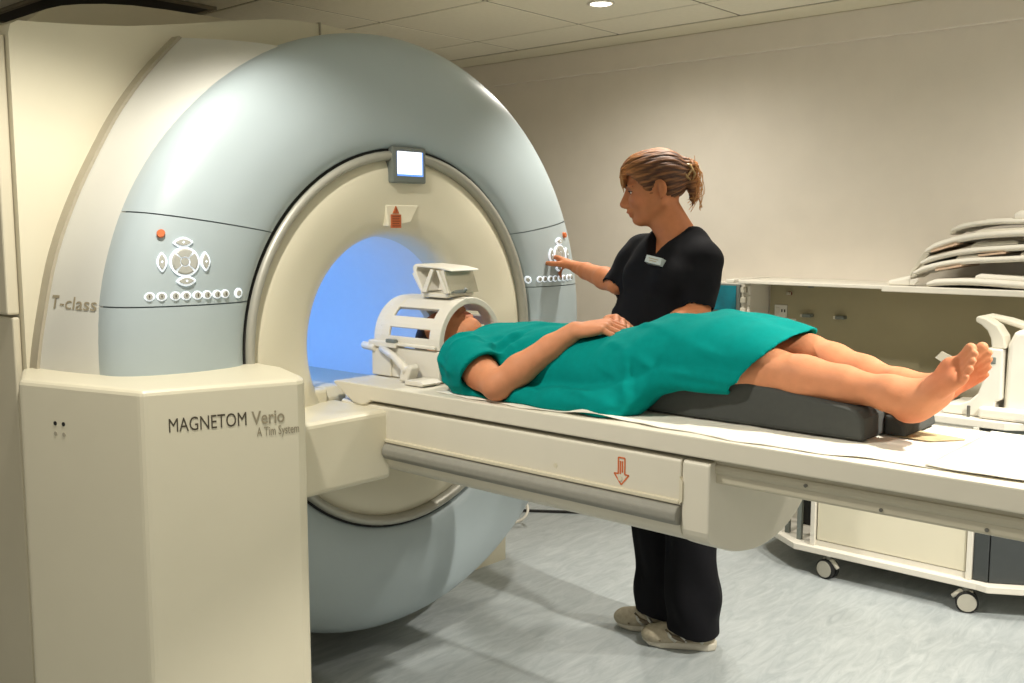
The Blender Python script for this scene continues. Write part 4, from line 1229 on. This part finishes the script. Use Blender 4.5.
# near edge of the skirt falls onto the wedge
GW.chain([(-1.42, 2.03, 1.00), (-1.33, 2.065, 1.045), (-1.14, 2.082, 1.055)], [0.03, 0.018, 0.012], 0.035)
def sleeve(sh, el, t1, r0, r1, ri):
    S = SDF((-2.12, 1.90, 0.945), (-0.90, 2.48, 1.26), 0.0045)
    d_ = nrm(np.array(el) - np.array(sh))
    S.chain([sh, lerp(sh, el, t1 * 0.5), lerp(sh, el, t1 + 0.1)], [r0, (r0 + r1) / 2, r1], 0.02)
    S.cone(lerp(sh, el, t1 - 0.22), lerp(sh, el, t1 + 0.4), ri, ri + 0.004, 0.003, 's')
    S.halfspace(lerp(sh, el, t1), nrm(d_ + np.array((0.25, 0.0, -0.35))))
    return S
for sh_, el_, a_1, r0_, r1_, ri_ in ((SHn, ELn, 0.56, 0.080, 0.071, 0.060), (SHf, ELf, 0.60, 0.076, 0.066, 0.056)):
    T = sleeve(sh_, el_, a_1, r0_, r1_, ri_)
    GW.cone(lerp(sh_, el_, 0.46), lerp(sh_, el_, 1.0), 0.052, 0.045, 0.006, 's')
    GW.put(tuple(slice(0, n) for n in GW.d.shape), T.d, 0.018)
GW.cone((-2.13, 2.20, 1.06), (-2.03, 2.20, 1.065), 0.066, 0.054, 0.008, 's')
Xg = GW.ax[0][:, None, None]; Yg = GW.ax[1][None, :, None]; Zg = GW.ax[2][None, None, :]
# hem: slanted cut, hollow inside
hp = np.array((-1.063, 2.10, 1.14)); hn_ = nrm((1.0, 0.07, -0.87))
core = GW.d + 0.007
GW.halfspace(hp, hn_)
deep = (Xg - hp[0]) * hn_[0] + (Yg - hp[1]) * hn_[1] + (Zg - hp[2]) * hn_[2] + 0.10
core = np.maximum(core, -deep.astype(np.float32))
GW.d = np.maximum(GW.d, -core)
V, Q = GW.mesh(2)
N = vnormals(V, Q)
# folds: soft ridges running where the cloth is pulled
def ridge(V, p, q, w, h, bend=0.0):
    p = np.array(p); q = np.array(q); ab = q - p; L = np.linalg.norm(ab); ab = ab / L
    t = (V - p) @ ab
    r = V - p - t[:, None] * ab
    dist = np.linalg.norm(r, axis=1)
    e = np.clip(np.minimum(t, L - t) / (0.25 * L) + 0.4, 0, 1)
    return h * np.exp(-(dist / w) ** 2) * e
disp = np.zeros(len(V))
FOLDS = [((-2.0, 2.0, 1.12), (-1.80, 2.08, 1.14), 0.016, 0.006), ((-1.97, 1.97, 1.09), (-1.86, 2.06, 1.14), 0.012, 0.006), ((-1.90, 1.96, 1.06), (-1.82, 2.10, 1.145), 0.012, 0.007), ((-1.86, 2.06, 1.13), (-1.70, 2.0, 1.05), 0.014, 0.006),
         ((-1.60, 2.03, 1.12), (-1.36, 1.985, 1.02), 0.016, 0.008), ((-1.52, 2.06, 1.15), (-1.30, 2.03, 1.06), 0.016, 0.007), ((-1.66, 1.99, 1.03), (-1.42, 1.97, 0.98), 0.014, 0.008), ((-1.70, 1.985, 0.99), (-1.50, 1.97, 0.97), 0.012, 0.009),
         ((-1.46, 2.12, 1.185), (-1.16, 2.07, 1.11), 0.018, 0.008), ((-1.40, 2.18, 1.205), (-1.15, 2.14, 1.165), 0.020, 0.006), ((-1.35, 2.30, 1.20), (-1.08, 2.31, 1.19), 0.020, 0.006), ((-1.30, 2.05, 1.07), (-1.12, 2.07, 1.06), 0.012, 0.006),
         ((-1.82, 2.14, 1.15), (-1.62, 2.22, 1.155), 0.018, 0.004), ((-2.01, 2.10, 1.13), (-1.92, 2.20, 1.14), 0.014, 0.004), ((-2.03, 1.98, 1.05), (-1.94, 1.94, 1.02), 0.012, 0.005), ((-2.04, 2.0, 0.99), (-1.92, 1.95, 0.985), 0.012, 0.005), ((-1.42, 2.03, 1.12), (-1.39, 1.99, 1.0), 0.020, 0.005)]
for p_, q_, w_, h_ in FOLDS: disp += ridge(V, p_, q_, w_ * 0.8, h_ * 1.5) - ridge(V, np.array(p_) + (0.022, 0, -0.012), np.array(q_) + (0.022, 0, -0.012), w_ * 0.8, h_ * 0.9)
disp += 0.0022 * np.sin(26 * V[:, 0] + 33 * V[:, 2] + 3 * np.sin(17 * V[:, 1])) + 0.0014 * np.sin(61 * V[:, 0] - 52 * V[:, 1] + 20 * V[:, 2])
disp *= np.clip((V[:, 2] - 0.958) / 0.02, 0, 1)
V = V + N * disp[:, None]
V[:, 2] = np.maximum(V[:, 2], 0.9565)
npmesh('gown', V, Q, M['gown'], pt)

# ================================================================== the standing woman
wm = thing('person', 'person standing in black scrubs behind the table, reaching for the scanner keys', 'person', (-1.77, 2.83, 0.0))
BF = nrm((-0.21, -0.978, 0)); BR = np.array((BF[1], -BF[0], 0.0)); UZ = np.array((0, 0, 1.0))   # facing, her right
BC = np.array((-1.795, 2.845, 0.0))
Bp = lambda f_, r_, z_: BC + BF * f_ + BR * r_ + UZ * z_
WB = SDF((-2.46, 2.36, 0.0), (-1.50, 3.12, 1.72), 0.004)
# head
wf0 = nrm((-0.80, -0.60, 0)); wl = np.array((0.60, -0.80, 0.0))   # her left is towards the camera
th = math.radians(9)
wf = wf0 * math.cos(th) - UZ * math.sin(th); wu = UZ * math.cos(th) + wf0 * math.sin(th)
whc = np.array((-1.866, 2.825, 1.546))
head(WB, whc, wf, wl, wu)
WB.cone(whc - wf0 * 0.026 - UZ * 0.04, Bp(-0.03, 0, 1.40), 0.047, 0.048, 0.02)
WB.cone(whc - wf0 * 0.005 - UZ * 0.07, Bp(0.0, 0, 1.38), 0.040, 0.050, 0.02)
WB.ell(Bp(0, 0, 1.22), (0.10, 0.145, 0.16), (BF, BR, UZ), 0.03)
WB.cone(Bp(-0.01, 0.11, 1.335), Bp(-0.01, -0.10, 1.33), 0.045, 0.045, 0.03)
WB.ell(Bp(0, 0, 1.02), (0.10, 0.135, 0.16), (BF, BR, UZ), 0.04)
WB.ell(Bp(-0.01, 0, 0.90), (0.115, 0.155, 0.14), (BF, BR, UZ), 0.04)
RSH, REL, RWR = Bp(0.0, 0.158, 1.340), np.array((-1.985, 2.790, 1.232)), np.array((-2.262, 2.915, 1.276))
WB.chain([RSH, REL], [0.040, 0.036], 0.02)
WB.chain([REL, lerp(REL, RWR, 0.3), lerp(REL, RWR, 0.75), RWR], [0.036, 0.0385, 0.029, 0.023], 0.014)
hand(WB, RWR, (-0.97, 0.18, 0.26), (0.25, -0.75, 0.6), (0.0, 0.45, 0.9), 0.93, thumb=(0.42, 0.35, 25), fingers=[(8, 22, 18), (30, 55, 30), (42, 62, 35), (48, 62, 35)])
LSH, LEL, LWR = Bp(0.0, -0.135, 1.312), np.array((-1.652, 2.765, 1.155)), np.array((-1.74, 2.56, 1.060))
WB.chain([LSH, LEL], [0.040, 0.036], 0.02)
WB.chain([LEL, lerp(LEL, LWR, 0.3), LWR], [0.036, 0.038, 0.024], 0.014)
hand(WB, LWR, (-0.75, -0.60, 0.02), (-0.5, 0.75, 0.2), (0, 0, 1), 0.9, curl=(10, 20, 15))
FTn, FTf = np.array((-1.695, 2.845, 0.0)), np.array((-1.845, 2.885, 0.0))
FD = nrm((-0.88, -0.47, 0)); FDf = nrm((-0.90, -0.30, 0))
for hip, ft in ((Bp(-0.01, -0.085, 0.90), FTn), (Bp(-0.01, 0.085, 0.90), FTf)):
    kn_ = lerp(hip, ft, 0.48); kn_[2] = 0.48
    an_ = ft + np.array((0, 0, 0.09))
    WB.chain([hip, kn_], [0.085, 0.055], 0.03)
    WB.chain([kn_, lerp(kn_, an_, 0.3), an_], [0.052, 0.054, 0.036], 0.02)
for ft, dd in ((FTn, FD), (FTf, FDf)):
    WB.cone(ft - dd * 0.02 + UZ * 0.06, ft + dd * 0.09 + UZ * 0.042, 0.026, 0.020, 0.01)
V, Q = WB.mesh(1)
hp_ = lambda a, b, e: whc + wf * a + wl * b + wu * e
spots = [(hp_(0.097, 0, -0.067), (0.020, 0.021, 0.0095), srgb(168, 92, 76), 0.85), (hp_(0.06, 0.045, -0.03), (0.03, 0.03, 0.025), srgb(204, 126, 92), 0.45),
         (hp_(0.082, 0.030, 0.010), (0.016, 0.018, 0.008), srgb(150, 100, 76), 0.5), (hp_(0.082, -0.030, 0.010), (0.016, 0.018, 0.008), srgb(150, 100, 76), 0.5)]
npmesh('body', V, Q, M['skin'], wm, skin_col(V, srgb(190, 122, 82), spots))
for sg in (-1, 1):
    c = hp_(0.0705, 0.030 * sg, 0.0025)
    ew = SDF(c - 0.02, c + 0.02, 0.0012).ell(c, (0.0125, 0.0125, 0.0068), (wf, wl, wu), 0)
    V, Q = ew.mesh(1)
    eo = npmesh('eye', V, Q, M['eyewhite'], wm)
    p = c + wf * 0.0108 - wu * 0.0006
    MB().loft([[p + wf * h + (wl * math.cos(t) + wu * math.sin(t)) * r for t in np.linspace(0, 2 * PI, 17)[:-1]] for r, h in ((0.0052, -0.002), (0.0052, 0.001), (0.003, 0.002))]).build('iris', M['iris'], eo)
    b = hp_(0.084, 0.030 * sg, 0.024)
    MB().tube([b - wl * 0.018 * sg + wf * 0.005, b + wf * 0.006 + wu * 0.004, b + wl * 0.014 * sg, b + wl * 0.024 * sg - wf * 0.014 - wu * 0.002], [0.0022, 0.0032, 0.0026, 0.001], 6).build('eyebrow', M['dkhair'], wm, smooth=True)
    la = hp_(0.083, 0.030 * sg, 0.0075)
    MB().tube([la - wl * 0.014 * sg - wu * 0.002, la + wf * 0.003 + wu * 0.001, la + wl * 0.015 * sg - wf * 0.008 - wu * 0.003], [0.0012, 0.0022, 0.0014], 6).build('eyelashes', M['dkhair'], wm, smooth=True)
# hair: swept back cap with parting, loose fringe, gathered at the back
HS = SDF(whc - 0.20, whc + 0.20, 0.0035)
HS.ell(hp_(-0.018, 0, 0.040), (0.104, 0.084, 0.094), (wf, wl, wu), 0)
HS.ell(hp_(0.030, 0, 0.062), (0.072, 0.074, 0.068), (wf, wl, wu), 0.02)
HS.ell(hp_(0.092, 0, -0.050), (0.076, 0.110, 0.118), (wf, wl, wu), 0.012, 's')
HS.ell(hp_(-0.03, 0, -0.105), (0.11, 0.10, 0.065), (wf, wl, wu), 0.02, 's')
for sg in (-1, 1):
    HS.ell(hp_(-0.014, 0.088 * sg, -0.012), (0.030, 0.030, 0.044), (wf, wl, wu), 0.012, 's')
    HS.chain([hp_(0.070, 0.012 * sg, 0.092), hp_(0.060, 0.046 * sg, 0.078), hp_(0.036, 0.066 * sg, 0.050), hp_(0.010, 0.076 * sg, 0.030)], [0.010, 0.011, 0.010, 0.006], 0.010)
HS.chain([hp_(0.072, 0.022, 0.094), hp_(0.086, 0.018, 0.080), hp_(0.094, 0.008, 0.058), hp_(0.095, -0.004, 0.036), hp_(0.092, -0.014, 0.020)], [0.010, 0.012, 0.011, 0.009, 0.004], 0.010)
HS.chain([hp_(0.072, 0.026, 0.092), hp_(0.096, 0.036, 0.074), hp_(0.100, 0.042, 0.056)], [0.008, 0.006, 0.003], 0.008)
HS.ell(hp_(-0.112, 0, 0.040), (0.030, 0.034, 0.045), (wf, wl, wu), 0.014)
HS.chain([hp_(-0.112, 0.005, 0.078), hp_(-0.136, 0.01, 0.055), hp_(-0.134, 0.012, 0.0), hp_(-0.126, 0.015, -0.045), hp_(-0.116, 0.016, -0.070)], [0.012, 0.015, 0.014, 0.010, 0.003], 0.012)
HS.chain([hp_(-0.110, 0.014, 0.020), hp_(-0.122, 0.018, -0.015), hp_(-0.110, 0.02, -0.048)], [0.016, 0.013, 0.003], 0.010)
V, Q = HS.mesh(1)
N = vnormals(V, Q)
loc = (V - whc)
lf, ll, lu = loc @ wf, loc @ wl, loc @ wu
ang = np.arctan2(lu - 0.03, np.abs(ll) + 0.02)
strand = np.sin(ang * 26 + lf * 14 + 2 * np.sin(lf * 40)) + 0.7 * np.sin(ang * 57 + lf * 33 + 1.3)
V = V + N * (0.0014 * strand)[:, None]
mix = np.clip(0.20 + 0.16 * strand + np.clip((lf - 0.03) * 7, -0.1, 0.55) + np.clip((-lf - 0.112) * 16, 0, 0.6) + np.clip((lu - 0.105) * 14, 0, 0.3), 0, 1)[:, None]
hcol = np.array(srgb(66, 34, 15)) * (1 - mix) + np.array(srgb(204, 136, 78)) * mix
npmesh('hair', V, Q, M['hair'], wm, hcol)
# fine loose strands at fringe and nape
rs = random.Random(5)
lm = MB()
for i in range(46):
    b0 = rs.uniform(-0.02, 0.03)
    if i < 24:
        a = rs.uniform(-0.05, 0.06)
        pth = [hp_(-0.130 + rs.uniform(-0.02, 0.01), b0, 0.07 + rs.uniform(-0.02, 0.02)), hp_(-0.150 + rs.uniform(-0.012, 0.012), b0 * 1.2, 0.03), hp_(-0.142 + rs.uniform(-0.018, 0.022), b0 * 1.3, -0.03 + rs.uniform(-0.02, 0.02)), hp_(-0.122 + rs.uniform(-0.025, 0.02), b0 * 1.3, -0.072 + rs.uniform(-0.02, 0.03))]
    else:
        pth = [hp_(0.070, b0 + 0.012, 0.098), hp_(0.100, b0 + 0.014, 0.082), hp_(0.105 + rs.uniform(-0.006, 0.003), b0 + 0.010, 0.052 + rs.uniform(-0.01, 0.01)), hp_(0.101, b0 - 0.010, 0.018 + rs.uniform(-0.012, 0.012))]
    lm.tube([tuple(p) for p in catmull(pth, 4)], 0.0011, 4)
k_ = mat('light_hair_strands', srgb(196, 140, 80), 0.45, noise=0.2)
so = lm.build('loose_strands', k_, wm, smooth=True)
so['kind'] = 'stuff'
# claw clip
cl = MB()
for s_ in (-1, 1):
    cl.tube([hp_(-0.100, 0.016 * s_, 0.070), hp_(-0.125, 0.034 * s_, 0.060), hp_(-0.136, 0.034 * s_, 0.030), hp_(-0.122, 0.026 * s_, 0.004)], [0.005, 0.0055, 0.005, 0.003], 8)
    cl.tube([hp_(-0.112, 0.030 * s_, 0.052), hp_(-0.100, 0.046 * s_, 0.036), hp_(-0.118, 0.040 * s_, 0.012)], [0.004, 0.0045, 0.003], 8)
    cl.tube([hp_(-0.128, 0.034 * s_, 0.045), hp_(-0.106, 0.044 * s_, 0.022)], [0.004, 0.003], 8)
cl.build('hair_clip', M['clip'], wm, smooth=True)

# scrub top
TP = SDF((-2.20, 2.50, 0.84), (-1.48, 3.12, 1.46), 0.004)
TP.ell(Bp(0.005, 0.008, 1.24), (0.128, 0.168, 0.18), (BF, BR, UZ), 0)
TP.cone(Bp(-0.012, 0.120, 1.338), Bp(-0.012, -0.100, 1.330), 0.056, 0.056, 0.03)
TP.cone(Bp(-0.025, 0.05, 1.378), Bp(-0.025, -0.05, 1.375), 0.052, 0.052, 0.05)
TP.ell(Bp(0.0, 0, 1.03), (0.122, 0.158, 0.20), (BF, BR, UZ), 0.04)
TP.ell(Bp(0.0, 0, 0.90), (0.135, 0.172, 0.12), (BF, BR, UZ), 0.05)
TP.ell(Bp(0.05, 0.05, 1.10), (0.12, 0.150, 0.16), (BF, BR, UZ), 0.04)
TP.ell(Bp(0.085, 0.065, 1.255), (0.055, 0.062, 0.060), (BF, BR, UZ), 0.03)
TP.ell(Bp(0.085, -0.065, 1.255), (0.055, 0.062, 0.060), (BF, BR, UZ), 0.03)
sl = lerp(RSH, REL, 1.02)
TP.chain([RSH + np.array((0, 0, 0.002)), lerp(RSH, REL, 0.4), sl], [0.058, 0.056, 0.052], 0.03)
TP.chain([LSH + np.array((0, 0, 0.004)), lerp(LSH, LEL, 0.45), lerp(LSH, LEL, 0.80)], [0.057, 0.054, 0.052], 0.03)
rd = nrm(REL - RSH)
TP.cone(lerp(RSH, REL, 0.86), REL + rd * 0.06, 0.043, 0.046, 0.003, 's')
ld = nrm(LEL - LSH)
TP.cone(lerp(LSH, LEL, 0.72), LEL + ld * 0.03, 0.043, 0.046, 0.003, 's')
# neck hole with a V in front
TP.cone(Bp(-0.035, 0, 1.40), Bp(-0.03, 0, 1.48), 0.062, 0.07, 0.006, 's')
for q in range(9):
    t = q / 8
    TP.cone(Bp(0.02 + 0.10 * t, 0, 1.42 - 0.105 * t), Bp(0.10 + 0.10 * t, 0, 1.45 - 0.105 * t), 0.056 * (1 - t) + 0.007, 0.06 * (1 - t) + 0.01, 0.004, 's')
V, Q = TP.mesh(5)
N = vnormals(V, Q)
disp = 0.003 * np.sin(30 * V[:, 2] + 22 * V[:, 0] + 3 * np.sin(15 * V[:, 1])) + 0.002 * np.sin(55 * V[:, 0] + 30 * V[:, 1] - 25 * V[:, 2])
V = V + N * (disp * np.clip((1.40 - V[:, 2]) / 0.1, 0, 1))[:, None]
npmesh('scrub_top', V, Q, M['black'], wm)
# trousers, wide legs
TR = SDF((-2.10, 2.55, 0.03), (-1.45, 3.12, 1.02), 0.005)
TR.ell(Bp(-0.005, 0, 0.90), (0.125, 0.165, 0.12), (BF, BR, UZ), 0)
for hip, ft in ((Bp(-0.01, -0.085, 0.88), FTn), (Bp(-0.01, 0.085, 0.88), FTf)):
    dn = 0.045 if ft is FTn else 0.075
    TR.chain([hip, lerp(hip, ft, 0.45) + BF * 0.01, lerp(hip, ft, 0.8) + BF * 0.0, ft + BF * -0.005 - UZ * 0.12], [0.095, 0.086, 0.088, 0.094], 0.03)
TR.halfspace((0, 0, 0.052), (0, 0, -1))
tilt = nrm((FD[0] * 0.16, FD[1] * 0.16, -1.0))
TR.halfspace(FTn + UZ * 0.056, tilt)
core = TR.d + 0.011
zlow = (TR.ax[2][None, None, :] - 0.22)
TR.d = np.maximum(TR.d, -np.maximum(core, zlow.astype(np.float32)))
V, Q = TR.mesh(2)
N = vnormals(V, Q)
disp = 0.004 * np.sin(24 * V[:, 2] + 30 * V[:, 0] + 2 * np.sin(20 * V[:, 1])) + 0.003 * np.sin(70 * V[:, 0] - 60 * V[:, 1] + 9 * V[:, 2])
V = V + N * (disp * np.clip((V[:, 2] - 0.06) / 0.06, 0.2, 1))[:, None]
npmesh('trousers', V, Q, M['black'], wm)
# trainers
def trainer(ft, d):
    d = nrm(d); s = np.array((-d[1], d[0], 0.0))
    Pp = lambda a, b, c: ft + d * a * 0.9 + s * b * 0.92 + UZ * c * 0.95
    S = SDF(np.minimum(Pp(-0.11, -0.08, 0), Pp(0.22, 0.08, 0)) - 0.08, np.maximum(Pp(-0.11, -0.08, 0), Pp(0.22, 0.08, 0)) + np.array((0.08, 0.08, 0.14)), 0.003)
    S.cone(Pp(-0.045, 0, 0.046), Pp(0.06, 0, 0.050), 0.036, 0.038, 0.01)
    S.cone(Pp(0.05, 0, 0.054), Pp(0.145, 0.006, 0.040), 0.040, 0.030, 0.02)
    S.ell(Pp(0.125, 0.004, 0.038), (0.062, 0.043, 0.030), (d, s, UZ), 0.02)
    S.cone(Pp(-0.03, 0, 0.06), Pp(-0.02, 0, 0.105), 0.036, 0.036, 0.015)
    S.halfspace((0, 0, 0.019), (0, 0, -1))
    V, Q = S.mesh(1)
    so_ = npmesh('trainer', V, Q, M['shoe'], wm)
    # sole: outline with a lifted toe and a stepped tread
    out = [(-0.090, -0.018), (-0.088, 0.018), (-0.06, 0.036), (0.0, 0.036), (0.06, 0.040), (0.12, 0.046), (0.165, 0.036), (0.19, 0.010), (0.188, -0.016), (0.16, -0.040), (0.11, -0.044), (0.05, -0.036), (0.0, -0.034), (-0.06, -0.036)]
    lift = lambda a: 0.012 * max(0, (a - 0.13) / 0.06) ** 2
    MB().loft([[Pp(a * 0.97, b * 0.93, 0.001 + lift(a)) for a, b in out], [Pp(a, b, 0.010 + lift(a)) for a, b in out], [Pp(a, b * 1.0, 0.024 + lift(a) * 0.8) for a, b in out], [Pp(a * 0.97, b * 0.9, 0.029 + lift(a) * 0.8) for a, b in out]]).build('sole', M['sole'], so_, smooth=False, bevel=0.003)
    for c in (0.075, 0.092, 0.109):
        MB().tube([Pp(c, -0.024, 0.082 - (c - 0.075) * 0.4), Pp(c + 0.004, 0, 0.096 - (c - 0.075) * 0.5), Pp(c, 0.024, 0.082 - (c - 0.075) * 0.4)], 0.0035, 6).build('lace', M['sole'], so_, smooth=True)
    for sg in (-1, 1):
        MB().tube([Pp(-0.03, 0.042 * sg, 0.045), Pp(0.03, 0.046 * sg, 0.042), Pp(0.075, 0.047 * sg, 0.052), Pp(0.10, 0.034 * sg, 0.070)], [0.006, 0.009, 0.008, 0.004], 8).build('side_overlay', M['shoe_b'], so_, smooth=True)
    for sg in (-1, 1):
        for a0, a1, z0, z1 in ((0.06, 0.10, 0.034, 0.070), (0.02, 0.055, 0.036, 0.078), (-0.035, -0.05, 0.036, 0.080)):
            MB().tube([Pp(a0, 0.0485 * sg, z0), Pp((a0 + a1) / 2, 0.050 * sg, (z0 + z1) / 2), Pp(a1, 0.032 * sg, z1)], [0.006, 0.007, 0.004], 6).build('side_stripe', M['shoe_s'], so_, smooth=True)
    MB().tube([Pp(0.115, -0.043, 0.034), Pp(0.165, -0.032, 0.032), Pp(0.186, 0.0, 0.032), Pp(0.165, 0.034, 0.032), Pp(0.115, 0.047, 0.034)], [0.006, 0.007, 0.008, 0.007, 0.006], 8).build('toe_guard', M['shoe_b'], so_, smooth=True)
trainer(FTn, FD)
trainer(FTf, FDf)
# name badge pinned on the chest
bc = Bp(0.150, -0.055, 1.318)
bn = nrm(BF * 0.90 + UZ * 0.28 - BR * 0.32); bu = nrm(UZ - bn * bn[2] + BR * 0.0); bs = np.cross(bu, bn)
bu2 = nrm(bu * 0.96 + bs * 0.2); bs2 = np.cross(bu2, bn)
R_ = lambda s, h: [bc + bs2 * x * s + bu2 * y * s + bn * h for x, y in ((-0.029, -0.012), (0.029, -0.012), (0.029, 0.012), (-0.029, 0.012))]
bd = MB().loft([R_(1, -0.03), R_(1, 0.002), R_(0.95, 0.004)]).build('name_badge', M['badge'], wm)
for y_, w_ in ((0.003, 0.018), (-0.004, 0.013)):
    q = [bc + bs2 * x + bu2 * (y_ + y) + bn * 0.0042 for x, y in ((-w_, -0.0016), (w_, -0.0016), (w_, 0.0016), (-w_, 0.0016))]
    q2 = [p + bn * 0.0004 for p in q]
    MB().loft([q, q2]).build('badge_print', M['ink_l'], bd)
